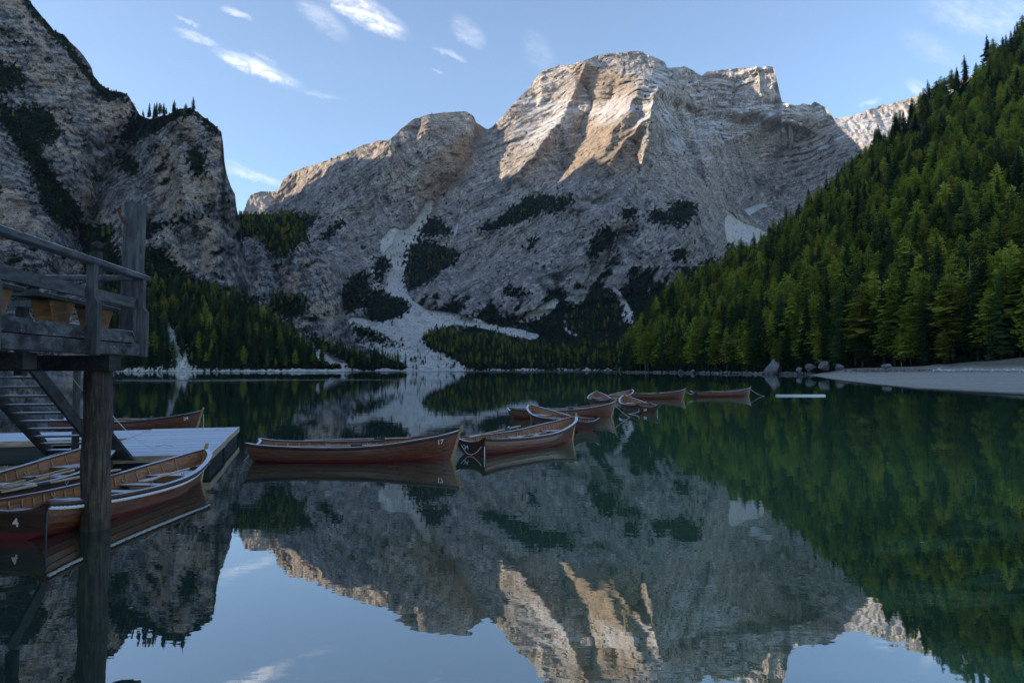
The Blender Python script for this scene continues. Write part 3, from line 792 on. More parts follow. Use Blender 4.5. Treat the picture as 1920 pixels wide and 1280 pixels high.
# ------------------------------------------------------------------ water
def make_water():
    m, t = material('lake_water')
    pos = t.n('ShaderNodeNewGeometry').outputs['Position']
    sp = t.n('ShaderNodeSeparateXYZ', {0: pos})
    x, y, _ = sp.outputs
    # small ripples; patches of breeze further out
    r1 = t.noise(t.mapping(pos, (0.55, 1.0, 1)), 2.2, 3, 0.55)
    r2 = t.noise(t.mapping(pos, (0.35, 1.0, 1)), 0.55, 2, 0.5)
    hgt = t.math('ADD', t.math('MULTIPLY', r1, 0.0012), t.math('MULTIPLY', r2, 0.0022))
    bump = t.n('ShaderNodeBump', {'Strength': 1.0, 'Distance': 1.0, 'Height': hgt})
    breeze = t.noise(t.mapping(pos, (0.006, 0.05, 1)), 1.0, 4, 0.6)
    far = t.sstep(y, 330.0, 620.0)
    rb = t.sstep(breeze, 0.60, 0.68)
    lane = t.math('MULTIPLY', t.math('MULTIPLY', t.sstep(y, 95.0, 125.0), t.sstep(y, 185.0, 150.0)), t.sstep(t.noise(t.mapping(pos, (0.02, 0.09, 1)), 1.0, 5, 0.7), 0.50, 0.58))
    lane = t.math('MULTIPLY', lane, t.sstep(x, 20.0, -30.0))
    rough = t.math('ADD', t.math('MULTIPLY_ADD', far, 0.10, 0.012), t.math('ADD', t.math('MULTIPLY', rb, 0.02), t.math('MULTIPLY', lane, 0.16)))
    # green depth of the lake, mottled bed showing where it is shallow on the near right
    shal = t.math('MULTIPLY', t.sstep(x, -1.0, 7.0), t.sstep(y, 16.0, 5.0))
    bed = t.noise(t.mapping(pos, (0.5, 1.6, 1)), 0.9, 5, 0.7, 0.5)
    body = t.mix(t.math('MULTIPLY', shal, t.sstep(bed, 0.36, 0.52)), (0.060, 0.135, 0.066), (0.006, 0.020, 0.006))
    body = t.mix(t.sstep(y, 25.0, 140.0), body, (0.034, 0.100, 0.052))
    body = t.mix(t.sstep(x, 4.0, -3.0), body, (0.020, 0.044, 0.030))
    diff = t.n('ShaderNodeBsdfDiffuse', {'Color': body})
    gl = t.n('ShaderNodeBsdfGlossy', {'Color': (0.94, 0.97, 0.98, 1), 'Roughness': rough, 'Normal': bump.outputs[0]})
    lw = t.n('ShaderNodeLayerWeight', {'Blend': 0.5, 'Normal': bump.outputs[0]}).outputs['Facing']
    fr = t.math('MULTIPLY_ADD', t.math('POWER', lw, 4.0), 0.64, 0.32)
    mixs = t.n('ShaderNodeMixShader', {0: fr, 1: diff.outputs[0], 2: gl.outputs[0]})
    t.n('ShaderNodeOutputMaterial', {0: mixs.outputs[0]})
    b = MB()
    b.add([(-4000, -300, 0), (3000, -300, 0), (3000, 1400, 0), (-4000, 1400, 0)], [(0, 1, 2, 3)])
    tag(b.build('lake_water', m), 'still green lake mirroring the mountains', None, None, 'structure')


make_water()


# ------------------------------------------------------------------ conifers
def foliage_mat(name, dark, light, alt, altw):
    m, t = material(name)
    oi = t.n('ShaderNodeObjectInfo')
    pos = t.n('ShaderNodeNewGeometry').outputs['Position']
    nz = t.noise(pos, 0.9, 2, 0.6)
    c = t.mix(t.sstep(nz, 0.3, 0.7), dark, light)
    c = t.mix(t.math('MULTIPLY', t.sstep(oi.outputs['Random'], 0.55, 1.0), altw), c, alt)
    hs = t.n('ShaderNodeHueSaturation', {'Hue': 0.5, 'Saturation': 1.0, 'Value': t.math('MULTIPLY_ADD', t.math('FRACT', t.math('MULTIPLY', oi.outputs['Random'], 7.31)), 0.8, 0.6), 'Fac': 1.0, 'Color': c})
    df = t.n('ShaderNodeBsdfDiffuse', {'Color': hs.outputs[0]})
    tr = t.n('ShaderNodeBsdfTranslucent', {'Color': hs.outputs[0]})
    mx = t.n('ShaderNodeMixShader', {0: 0.48, 1: df.outputs[0], 2: tr.outputs[0]})
    t.n('ShaderNodeOutputMaterial', {0: mx.outputs[0]})
    return m


M_SPRUCE = foliage_mat('spruce_needles', (0.028, 0.060, 0.022), (0.066, 0.120, 0.038), (0.10, 0.16, 0.05), 0.6)
M_LARCH = foliage_mat('larch_needles', (0.23, 0.29, 0.040), (0.38, 0.44, 0.060), (0.46, 0.44, 0.07), 0.8)
M_YLARCH = foliage_mat('autumn_larch_needles', (0.30, 0.27, 0.045), (0.46, 0.40, 0.065), (0.45, 0.33, 0.06), 0.6)
mb_, tb_ = material('bark')
pb_ = tb_.n('ShaderNodeNewGeometry').outputs['Position']
tb_.n('ShaderNodeOutputMaterial', {0: tb_.n('ShaderNodeBsdfDiffuse', {'Color': tb_.mix(tb_.noise(tb_.mapping(pb_, (1, 1, 0.2)), 3.0, 3, 0.7), (0.04, 0.032, 0.027), (0.12, 0.10, 0.085))}).outputs[0]})
M_BARK = mb_


def conifer(seed, kind, whorls, nb, nseg):
    """crown of a conifer 1 m tall (scaled later): drooping boughs of needle sprays"""
    rs = random.Random(seed)
    V = []; T = []
    lean = rs.uniform(-0.02, 0.02); ph0 = rs.uniform(0, 6.28)
    lo = {'spruce': rs.uniform(0.06, 0.16), 'larch': rs.uniform(0.18, 0.34)}[kind]
    wmax = {'spruce': rs.uniform(0.135, 0.175), 'larch': rs.uniform(0.18, 0.235)}[kind]
    for i in range(whorls):
        f = i / (whorls - 1)
        z = lo + (0.985 - lo) * f ** 0.92
        if kind == 'spruce':
            prof = (1 - f) ** 0.80 * (0.72 + 0.28 * min(1, f * 6))
        else:
            prof = (1 - f) ** 0.62 * (0.50 + 0.50 * min(1, f * 3.2))
        n = max(3, int(nb * (0.45 + 0.55 * prof)))
        for k in range(n):
            if rs.random() < (0.10 if kind == 'spruce' else 0.20): continue
            a = 2 * math.pi * (k + rs.uniform(-0.35, 0.35)) / n + i * 1.3
            L = wmax * prof * rs.uniform(0.60, 1.22) * (1 + 0.30 * math.sin(a * 2 + ph0 + z * 5) + 0.16 * math.sin(z * 38 + ph0)) + 0.010
            droop = rs.uniform(0.25, 0.55) if kind == 'spruce' else rs.uniform(-0.05, 0.38)
            ca, sa = math.cos(a), math.sin(a)
            zz = z + rs.uniform(-0.006, 0.006)
            for q in range(nseg):
                r0 = L * (q + 0.1) / nseg; r1 = L * (q + 1.25) / nseg
                h0 = zz - droop * r0 * (1 - 0.25 * q / nseg); h1 = zz - droop * r1 + (0.10 * L if kind == 'spruce' and q == nseg - 1 else 0)
                wd_ = L * (0.34 if q < nseg - 1 else 0.22) * rs.uniform(0.8, 1.3) + 0.003
                for sgn in (-1, 1):
                    if kind == 'larch' and rs.random() < 0.18: continue
                    mx_, my_ = (r0 + r1) / 2 * ca - sgn * wd_ * sa, (r0 + r1) / 2 * sa + sgn * wd_ * ca
                    b0 = len(V)
                    dz = rs.uniform(0.004, 0.016)
                    V.extend([(r0 * ca + lean * z, r0 * sa, h0), (r1 * ca + lean * z, r1 * sa, h1 - rs.uniform(0, 0.006)), (mx_ + lean * z, my_, (h0 + h1) / 2 - dz * (1 if kind == 'spruce' else rs.uniform(-1, 1)))])
                    T.append((b0, b0 + 1, b0 + 2))
                    if q == nseg - 1 or rs.random() < 0.5:
                        b0 = len(V)
                        hang = rs.uniform(0.010, 0.026)
                        V.extend([(r0 * ca + lean * z, r0 * sa, h0), (r1 * ca + lean * z, r1 * sa, h1), ((r0 + r1) / 2 * ca + lean * z + rs.uniform(-.004, .004), (r0 + r1) / 2 * sa + rs.uniform(-.004, .004), (h0 + h1) / 2 - hang)])
                        T.append((b0, b0 + 1, b0 + 2))
    # leader shoot
    b0 = len(V)
    V.extend([(-0.006 + lean, 0, 0.95), (0.006 + lean, 0.003, 0.95), (lean, 0, 1.0), (lean, -0.006, 0.95), (lean, 0.006, 0.95), (lean, 0, 1.0)])
    T.extend([(b0, b0 + 1, b0 + 2), (b0 + 3, b0 + 4, b0 + 5)])
    return np.array(V), np.array(T)


def trunk_mesh(seed):
    rs = random.Random(seed)
    b = MB()
    b.tube([(0, 0, -0.06), (0, 0, 0.03), (0.002, 0, 0.3), (0.0, 0.001, 0.65), (0, 0, 0.95)], [0.0125, 0.0105, 0.0085, 0.0055, 0.0012], 6)
    for _ in range(9):      # dead snags on the lower trunk
        z = rs.uniform(0.06, 0.34); a = rs.uniform(0, 6.28); L = rs.uniform(0.02, 0.055)
        b.tube([(0, 0, z), (L * math.cos(a), L * math.sin(a), z - 0.012)], [0.0016, 0.0004], 3)
    return b.mesh('trunk', M_BARK)


PROTO = {}
TRUNKS = [trunk_mesh(s_) for s_ in (1, 2, 3)]
for kind, mats in (('spruce', [M_SPRUCE]), ('larch', [M_LARCH, M_YLARCH])):
    PROTO[kind] = []
    for s_ in range(4):
        V_, T_ = conifer(20 + s_ + (50 if kind == 'larch' else 0), kind, 34 if kind == 'spruce' else 30, 9, 3)
        PROTO[kind].append([np_mesh('crown', V_, T_, m_, False) for m_ in mats])

TREES = []     # (kind, yellow, position, height, zone, angular size)
rt = random.Random(99)


def plant(terr, x, y, zone, hm, larch, yellow, need_veg=True):
    p, mv, ms = surf(terr, x, y)
    if need_veg and mv < 0.5: return False
    k = 'larch' if rt.random() < larch else 'spruce'
    yl = k == 'larch' and rt.random() < yellow
    h = hm * rt.uniform(0.5, 1.2) * (0.92 if k == 'larch' else 1.0)
    if p.z < 0.6: p.z = 0.6
    TREES.append((k, yl, p, h, zone, h / p.y))
    return True


def scatter(terr, n, poly, zone, hm, larch, yellow, need_veg=True, gap=1.0):
    """gap: mean spacing in metres; candidates are thinned by distance so that crowns stand side by side"""
    xs_ = [q[0] for q in poly]; ys_ = [q[1] for q in poly]
    cell = {}
    tries = 0; got = 0
    pa = np.array([(rt.uniform(min(xs_), max(xs_)), rt.uniform(min(ys_), max(ys_))) for _ in range(n * 4)])
    ok = in_poly(pa[:, 0], pa[:, 1], poly)
    for (x, y), o in zip(pa, ok):
        if not o or got >= n: continue
        p, mv, ms = surf(terr, x, y)
        if need_veg and mv < 0.5: continue
        key = (int(p.x // gap), int(p.y // gap), int(p.z // gap))
        if cell.get(key): continue
        cell[key] = 1
        plant(terr, x, y, zone, hm, larch, yellow, False)
        got += 1
    return got


# right slope
scatter('forest_slope', 5200, [(1170, 700), (1176, 640), (1280, 560), (1400, 495), (1500, 425), (1600, 335), (1650, 290), (1700, 300), (1760, 300), (1850, 160), (1925, 70), (2060, -30), (2060, 700), (1500, 700)], 'right_slope', 27, 0.60, 0.05, False, 7.4)
scatter('forest_slope', 260, [(1600, 345), (1650, 285), (1700, 235), (1757, 190), (1800, 165), (1880, 100), (2000, 0), (2000, 60), (1900, 120), (1800, 220), (1740, 320), (1650, 340)], 'right_top', 27, 0.35, 0.05, False, 8.0)
scatter('forest_slope', 200, [(1172, 699), (1172, 680), (1440, 680), (1600, 670), (1700, 664), (1920, 655), (1980, 655), (1980, 676), (1700, 682), (1440, 697)], 'right_shore', 29, 0.42, 0.10, False, 5.0)
# left side
scatter('left_cliff', 620, [(180, 560), (270, 555), (350, 535), (430, 560), (520, 620), (590, 660), (610, 692), (180, 692)], 'left_slope', 21, 0.24, 0.06, True, 7)
scatter('left_cliff', 24, [(232, 254), (252, 216), (300, 204), (346, 203), (372, 212), (300, 232), (250, 262)], 'pinnacle', 22, 0.2, 0.1, False, 5)
scatter('left_cliff', 60, [(150, 430), (230, 430), (300, 480), (300, 540), (150, 540)], 'left_gully', 13, 0.4, 0.3, True, 8)
scatter('left_cliff', 70, [(0, 180), (160, 380), (160, 440), (60, 380), (0, 260)], 'left_gully', 9, 0.2, 0.1, True, 8)
scatter('wooded_cliff', 420, [(430, 404), (545, 404), (585, 430), (570, 452), (530, 480), (480, 450), (440, 440)], 'saddle', 13, 0.45, 0.25, False, 8)
scatter('wooded_cliff', 420, [(480, 600), (590, 640), (660, 662), (760, 684), (760, 692), (500, 692)], 'left_slope', 18, 0.3, 0.1, True, 7)
scatter('wooded_cliff', 60, [(505, 555), (575, 560), (577, 585), (513, 585)], 'saddle', 12, 0.2, 0.1, False, 8)
# head of the lake
scatter('mountain', 950, [(795, 632), (830, 622), (900, 632), (1000, 650), (1172, 645), (1172, 692), (880, 692), (840, 664), (795, 650)], 'head', 16, 0.42, 0.30, True, 8)
scatter('mountain', 160, [(760, 470), (857, 470), (853, 495), (800, 530), (762, 540)], 'high_slope', 12, 0.4, 0.6, True, 14)
scatter('mountain', 120, [(1055, 600), (1110, 555), (1160, 560), (1165, 620), (1070, 625)], 'high_slope', 13, 0.5, 0.6, True, 14)
scatter('mountain', 75, [(655, 640), (760, 655), (850, 675), (850, 693), (655, 693)], 'head', 9, 0.15, 0.1, False, 18)
scatter('mountain', 70, [(640, 605), (700, 625), (750, 647), (755, 655), (650, 620)], 'head', 9, 0.2, 0.3, True, 10)
scatter('mountain', 60, [(520, 398), (600, 392), (600, 410), (520, 412)], 'saddle', 12, 0.85, 0.9, False, 12)
scatter('mountain', 80, [(880, 430), (1045, 375), (1080, 372), (1000, 415), (900, 440)], 'high_slope', 10, 0.5, 0.5, True, 14)

ZL = {'right_slope': 'in the dense forest on the right-hand slope', 'right_top': 'high on the skyline of the right-hand slope', 'right_shore': 'at the foot of the right-hand forest by the shore',
      'left_slope': 'on the left shore below the dark cliff', 'pinnacle': 'on top of the rock pinnacle', 'left_gully': 'in the gullies of the dark left cliff', 'saddle': 'on the wooded top of the middle cliff',
      'head': 'in the wood at the head of the lake', 'high_slope': 'high on the slopes of the pale mountain'}
rest = []
for kind in ('spruce', 'larch'):
    L_ = sorted([t_ for t_ in TREES if t_[0] == kind and abs(t_[2].x / t_[2].y) < 0.90], key=lambda t_: -t_[5])
    ids = set(id(t_) for t_ in L_[:295])
    rest += [t_ for t_ in TREES if t_[0] == kind and id(t_) not in ids]
    for t_ in L_[:295]:
        _, yl, p, h, zone, _ = t_
        root = empty(kind + '_tree', p, rt.uniform(0, 6.28))
        wv = rt.uniform(0.85, 1.2)
        root.scale = (h * wv, h * wv, h)
        k_ = rt.randrange(4)
        col_ = 'dark green spruce' if kind == 'spruce' else ('golden yellow larch' if yl else 'light green larch')
        if zone in ('right_slope', 'right_shore'):
            px = 960 + F * p.x / p.y
            bnd = 'tall ' if h > 29 else 'small ' if h < 19 else ''
            where = next(w_ for lim, w_ in ((1225, 'at the far left tip of the right-hand forest'), (1300, 'above the low dark shore boulders'), (1400, 'left of the big grey boulder'), (1475, 'right above the big grey boulder'),
                                            (1600, 'above the rock cluster at the beach tip'), (1690, 'behind the rubble bank'), (1760, 'left of the bleached dead trunk'), (1840, 'around the bleached dead trunk'), (1900, 'behind the white stone row'), (9999, 'at the right edge of the view')) if px < lim)
            hi = next(w_ for lim, w_ in ((6, 'front row'), (22, 'second row'), (45, 'low on the slope'), (90, 'partway up'), (9999, 'far up')) if p.z < lim)
            lab = f'{bnd}{col_} {where}, {hi}'
        else:
            lab = f'{col_} {ZL[zone]}'
        tag(root, lab, 'tree', lab.replace(col_, col_ + ('s' if kind == 'spruce' else 'es')))
        link('crown', PROTO[kind][k_][1 if yl else 0], root)
        link('trunk', TRUNKS[rt.randrange(3)], root)


def forest(name, label, trees, wide=1.0):
    """the remaining trees of a wood, one object: each point carries one of the crowns above"""
    n = len(trees)
    pts = np.array([t_[2] for t_ in trees])
    me = bpy.data.meshes.new(name)
    me.vertices.add(n); me.vertices.foreach_set('co', pts.astype(np.float32).ravel())
    pid = np.array([(rt.randrange(4) if t_[0] == 'spruce' else 4 + rt.randrange(4) + (4 if t_[1] else 0)) for t_ in trees], np.int32)
    a = me.attributes.new('pid', 'INT', 'POINT'); a.data.foreach_set('value', pid)
    sc = np.array([[t_[3] * wide * rt.uniform(0.85, 1.2)] * 2 + [t_[3]] for t_ in trees], np.float32)
    a = me.attributes.new('sc', 'FLOAT_VECTOR', 'POINT'); a.data.foreach_set('vector', sc.ravel())
    ro = np.array([[rt.uniform(-.03, .03), rt.uniform(-.03, .03), rt.uniform(0, 6.28)] for t_ in trees], np.float32)
    a = me.attributes.new('ro', 'FLOAT_VECTOR', 'POINT'); a.data.foreach_set('vector', ro.ravel())
    o = link(name, me)
    g = bpy.data.node_groups.new(name, 'GeometryNodeTree')
    g.interface.new_socket('Geometry', in_out='INPUT', socket_type='NodeSocketGeometry')
    g.interface.new_socket('Geometry', in_out='OUTPUT', socket_type='NodeSocketGeometry')
    gi = g.nodes.new('NodeGroupInput'); go = g.nodes.new('NodeGroupOutput')
    g2i = g.nodes.new('GeometryNodeGeometryToInstance')
    join = g.nodes.new('GeometryNodeJoinGeometry')
    for k in range(11, -1, -1):     # join lists the last link first
        src = PROTO_OBJ[k]
        oi = g.nodes.new('GeometryNodeObjectInfo'); oi.inputs['Object'].default_value = src[0]
        ot = g.nodes.new('GeometryNodeObjectInfo'); ot.inputs['Object'].default_value = src[1]
        j2 = g.nodes.new('GeometryNodeJoinGeometry')
        g.links.new(oi.outputs['Geometry'], j2.inputs[0]); g.links.new(ot.outputs['Geometry'], j2.inputs[0])
        gg = g.nodes.new('GeometryNodeGeometryToInstance'); g.links.new(j2.outputs[0], gg.inputs[0])
        g.links.new(gg.outputs[0], join.inputs[0])
    g.nodes.remove(g2i)
    inst = g.nodes.new('GeometryNodeInstanceOnPoints')
    inst.inputs['Pick Instance'].default_value = True

    def attr(nm, dt):
        nd = g.nodes.new('GeometryNodeInputNamedAttribute'); nd.data_type = dt; nd.inputs['Name'].default_value = nm
        return [s_ for s_ in nd.outputs if s_.enabled and s_.name == 'Attribute'][0]
    g.links.new(gi.outputs[0], inst.inputs['Points'])
    g.links.new(join.outputs[0], inst.inputs['Instance'])
    g.links.new(attr('pid', 'INT'), inst.inputs['Instance Index'])
    e2r = g.nodes.new('FunctionNodeEulerToRotation')
    g.links.new(attr('ro', 'FLOAT_VECTOR'), e2r.inputs[0]); g.links.new(e2r.outputs[0], inst.inputs['Rotation'])
    g.links.new(attr('sc', 'FLOAT_VECTOR'), inst.inputs['Scale'])
    g.links.new(inst.outputs[0], go.inputs[0])
    md = o.modifiers.new('planting', 'NODES'); md.node_group = g
    tag(o, label, None, None, 'stuff')


# one standing tree of each shape serves as the pattern for the woods
PROTO_OBJ = {}
for r_ in [o for o in COL.objects if o.name.startswith(('spruce_tree', 'larch_tree'))]:
    ch = r_.children if False else None
for c_ in COL.objects:
    if c_.name.startswith('crown'):
        for kk, kn in ((0, 'spruce'), (4, 'larch'), (8, 'larch')):
            for q in range(4):
                mi = 1 if kk == 8 else 0
                if mi < len(PROTO[kn][q]) and c_.data is PROTO[kn][q][mi] and (kk + q) not in PROTO_OBJ: PROTO_OBJ[kk + q] = [c_]
tk_ = next(c_ for c_ in COL.objects if c_.name.startswith('trunk'))
for k in range(12):
    if k not in PROTO_OBJ: PROTO_OBJ[k] = PROTO_OBJ.get(k - 4, PROTO_OBJ.get(8, PROTO_OBJ[4]))
    if len(PROTO_OBJ[k]) == 1: PROTO_OBJ[k].append(tk_)
forest('hillside_forest', 'remaining spruces and larches of the dense wood on the right slope', [t_ for t_ in rest if t_[4].startswith('right')])
forest('far_forest', 'far-off conifer woods under the cliffs and at the head of the lake', [t_ for t_ in rest if not t_[4].startswith('right')])

# dwarf pine scrub on the ledges and slopes
SCRUB = []
for terr_, n_, hm_ in (('mountain', 9000, 5.2), ('left_cliff', 4200, 3.2), ('wooded_cliff', 1300, 3.0)):
    T_ = TERR[terr_]
    ii, jj = np.nonzero((T_['mv'] > 0.35))
    if len(ii) == 0: continue
    rs_ = np.random.RandomState(3)
    q_ = rs_.randint(0, len(ii), n_)
    for i_, j_ in zip(ii[q_], jj[q_]):
        p_ = Vector(T_['V'][i_, j_].astype(float))
        if p_.z < 3: continue
        h_ = hm_ * rt.uniform(.5, 1.5); SCRUB.append(('spruce' if rt.random() < .93 else 'larch', False, p_, h_, 'scrub', 0))
forest('dwarf_pine_scrub', 'dark dwarf pine scrub growing on the ledges and slopes of the rock', SCRUB, wide=2.6)
print('TREES', len(TREES), 'rest', len(rest))


# ------------------------------------------------------------------ wood, frost, rope
def wood_mat(name, c0, c1, scale=(2.0, 14.0, 14.0), frost=0.0, gloss=0.0, red=False, wear=0.0, bump=0.004, wet=False):
    m, t = material(name)
    tc_ = t.n('ShaderNodeTexCoord')
    oc = tc_.outputs['Object']
    gr = t.noise(t.mapping(oc, scale), 1.6, 5, 0.65, 0.6)
    bl = t.noise(oc, 1.3, 4, 0.6)
    c = t.mix(t.sstep(gr, 0.32, 0.68), c0, c1)
    if wear:
        c = t.mix(t.math('MULTIPLY', t.sstep(bl, 0.42, 0.62), wear), c, tuple(q * 0.25 for q in c0))
        c = t.mix(t.math('MULTIPLY', t.sstep(t.noise(t.mapping(oc, scale), 3.5, 4, 0.8), 0.58, 0.70), wear), c, tuple(min(1, q * 2.2) for q in c1))
    if red:
        z = t.n('ShaderNodeSeparateXYZ', {0: oc}).outputs[2]
        c = t.mix(t.sstep(z, 0.075, 0.060), c, t.mix(bl, (0.09, 0.008, 0.010), (0.16, 0.018, 0.018)))
    rough = 0.75 - gloss * 0.5
    if frost:
        nz = t.n('ShaderNodeSeparateXYZ', {0: t.n('ShaderNodeNewGeometry').outputs['Normal']}).outputs[2]
        pos = t.n('ShaderNodeNewGeometry').outputs['Position']
        fn = t.noise(pos, 9.0, 5, 0.75)
        fl = t.noise(pos, 1.1, 3, 0.6)
        fm = t.math('MULTIPLY', t.sstep(nz, 0.55, 0.85), t.sstep(t.math('ADD', t.math('MULTIPLY', fn, 0.7), t.math('MULTIPLY', fl, 0.5)), 0.62 - frost * 0.35, 0.80 - frost * 0.35))
        c = t.mix(fm, c, t.mix(gr, (0.52, 0.56, 0.64), (0.74, 0.77, 0.83)))
        rough = t.math('MULTIPLY_ADD', fm, 0.2, rough)
    bp = t.n('ShaderNodeBump', {'Strength': 0.7, 'Distance': bump, 'Height': gr})
    b = t.n('ShaderNodeBsdfPrincipled', {'Base Color': c, 'Roughness': rough, 'Specular IOR Level': 0.35 + 0.3 * gloss, 'Coat Weight': gloss * 0.25, 'Coat Roughness': 0.15, 'Normal': bp.outputs[0]})
    t.n('ShaderNodeOutputMaterial', {0: b.outputs[0]})
    return m


def plain(name, c, rough=0.7, metal=0.0):
    m, t = material(name)
    pos = t.n('ShaderNodeNewGeometry').outputs['Position']
    n_ = t.noise(pos, 14.0, 3, 0.7)
    b = t.n('ShaderNodeBsdfPrincipled', {'Base Color': t.mix(n_, tuple(q * 0.75 for q in c), tuple(min(1, q * 1.2) for q in c)), 'Roughness': rough, 'Metallic': metal})
    t.n('ShaderNodeOutputMaterial', {0: b.outputs[0]})
    return m


M_HULL = wood_mat('varnished_mahogany', (0.048, 0.013, 0.005), (0.165, 0.046, 0.014), (1.2, 10, 16), gloss=0.55, red=True)
M_INNER = wood_mat('varnished_inner_planks', (0.19, 0.070, 0.025), (0.42, 0.175, 0.062), (1.2, 10, 16), gloss=0.4)
M_RIB = wood_mat('pale_oak', (0.30, 0.155, 0.068), (0.52, 0.30, 0.145), (6, 6, 6), gloss=0.3)
M_RAIL = wood_mat('dark_rail', (0.045, 0.018, 0.014), (0.12, 0.05, 0.035), (2, 12, 12), frost=1.15, gloss=0.2)
M_DARKRAIL = wood_mat('dark_rubbing_strake', (0.010, 0.008, 0.010), (0.035, 0.022, 0.020), (2, 12, 12), frost=0.3)
M_SEAT = wood_mat('frosted_seat', (0.13, 0.05, 0.03), (0.28, 0.12, 0.06), (8, 3, 8), frost=1.0, gloss=0.2)
M_TRANS = wood_mat('dark_transom', (0.022, 0.010, 0.006), (0.062, 0.026, 0.013), (12, 1.5, 12), gloss=0.4, red=True)
M_STEM = wood_mat('stem_wood', (0.26, 0.14, 0.055), (0.46, 0.27, 0.11), (4, 4, 10), gloss=0.2)
M_OAR = wood_mat('oar_wood', (0.34, 0.20, 0.10), (0.58, 0.38, 0.21), (3, 20, 20), frost=0.35, gloss=0.2)
M_BLACK = plain('black_leather', (0.012, 0.012, 0.014), 0.5)
M_WHITE = plain('white_paint', (0.62, 0.62, 0.62), 0.6)
M_ROPE = plain('pale_rope', (0.62, 0.61, 0.60), 0.9)
M_ROPE2 = plain('brown_rope', (0.34, 0.26, 0.16), 0.9)
M_RED = plain('red_plastic', (0.45, 0.02, 0.03), 0.4)
M_STEEL = plain('dull_steel', (0.35, 0.35, 0.36), 0.4, 0.8)
M_GREY = wood_mat('weathered_grey_timber', (0.034, 0.034, 0.036), (0.105, 0.104, 0.104), (9, 9, 1.2), frost=0.35, wear=0.35, bump=0.01)
M_GREYX = wood_mat('weathered_grey_rail', (0.034, 0.036, 0.039), (0.100, 0.102, 0.106), (9, 1.2, 9), frost=0.45, wear=0.30, bump=0.01)
M_DARKT = wood_mat('blackened_timber', (0.012, 0.011, 0.011), (0.045, 0.042, 0.040), (9, 1.5, 9), wear=0.6, bump=0.012)
M_MOLD = wood_mat('lichen_stained_beam', (0.012, 0.012, 0.014), (0.11, 0.11, 0.115), (3.5, 2.0, 5.0), wear=0.9, bump=0.02)
M_PILE = wood_mat('old_pile_wood', (0.016, 0.013, 0.011), (0.105, 0.078, 0.055), (13, 13, 1.1), wear=0.55, bump=0.02)
M_DOCK = wood_mat('frosted_dock_board', (0.12, 0.105, 0.09), (0.28, 0.25, 0.225), (2, 16, 16), frost=1.12, bump=0.006)
M_DSIDE = wood_mat('tan_dock_timber', (0.24, 0.17, 0.10), (0.46, 0.35, 0.23), (2, 12, 12), frost=0.7, bump=0.006)
M_TREAD = wood_mat('stair_tread', (0.035, 0.028, 0.025), (0.12, 0.095, 0.08), (2, 10, 10), frost=1.5, bump=0.006)
M_LOG = wood_mat('fresh_log_wood', (0.10, 0.048, 0.016), (0.24, 0.115, 0.038), (3, 3, 8), wear=0.4, gloss=0.1)


# ------------------------------------------------------------------ rowing boat
def cr(pts):
    xs_, ys_ = zip(*pts)
    xs_ = np.array(xs_); ys_ = np.array(ys_)
    m_ = np.gradient(ys_, xs_)

    def f(x):
        i = int(np.clip(np.searchsorted(xs_, x) - 1, 0, len(xs_) - 2))
        h = xs_[i + 1] - xs_[i]; t = (x - xs_[i]) / h
        return ((2 * t ** 3 - 3 * t ** 2 + 1) * ys_[i] + (t ** 3 - 2 * t ** 2 + t) * h * m_[i] + (-2 * t ** 3 + 3 * t ** 2) * ys_[i + 1] + (t ** 3 - t ** 2) * h * m_[i + 1])
    return f


b_sheer = cr([(0, .52), (.12, .60), (.3, .69), (.48, .73), (.64, .70), (.78, .58), (.88, .41), (.95, .23), (1, .035)])
z_sheer = cr([(0, .47), (.06, .425), (.2, .385), (.4, .37), (.6, .40), (.8, .51), (.92, .62), (1, .72)])
z_keel = cr([(0, -.06), (.2, -.14), (.5, -.16), (.8, -.14), (1, -.10)])
BL = 5.05


def sst(x, a, b):
    t = min(1, max(0, (x - a) / (b - a))); return t * t * (3 - 2 * t)


def hull(t, g, off=0.0):
    """point on the starboard (negative y) half, t from stern to bow, g from keel to sheer"""
    b, s_, k = b_sheer(t), z_sheer(t), z_keel(t)
    a = g * math.pi / 2
    w_ = sst(t, .55, 1.0)
    yy = b * ((1 - w_) * math.sin(a) ** .78 + w_ * g ** .95)
    zz = k + (s_ - k) * ((1 - w_) * (1 - math.cos(a)) * .92 + w_ * g + (1 - w_) * .08 * g)
    r = (zz - k) / (s_ - k)
    xx = -BL / 2 + t * (BL - .22) + .22 * r * sst(t, .75, 1) - .14 * r * (1 - sst(t, 0, .2))
    return Vector((xx, -(yy + off), zz))


def mirror(vs): return [Vector((v.x, -v.y, v.z)) for v in vs]


def strake_mesh(g0, g1, side):
    n = 26
    V = []; Fc = []; mi = []
    for i in range(n):
        t = i / (n - 1)
        lo_o = hull(t, g0, .024 if t < .97 else .008); hi_o = hull(t, g1, .004)
        lo_i = hull(t, g0, -.008); hi_i = hull(t, g1, -.010)
        V += [lo_o, hi_o, hi_i, lo_i]
    if side > 0: V = mirror(V)
    for i in range(n - 1):
        a, b = i * 4, i * 4 + 4
        for k in range(4):
            k2 = (k + 1) % 4
            Fc.append((a + k, a + k2, b + k2, b + k)); mi.append(1 if k == 2 else 0)
    Fc += [(0, 1, 2, 3), tuple((n - 1) * 4 + q for q in (3, 2, 1, 0))]; mi += [0, 0]
    me = bpy.data.meshes.new('strake')
    me.from_pydata(V, [], Fc)
    me.materials.append(M_HULL); me.materials.append(M_INNER)
    me.polygons.foreach_set('material_index', mi)
    bm = bmesh.new(); bm.from_mesh(me); bmesh.ops.recalc_face_normals(bm, faces=bm.faces); bm.to_mesh(me); bm.free()
    return me


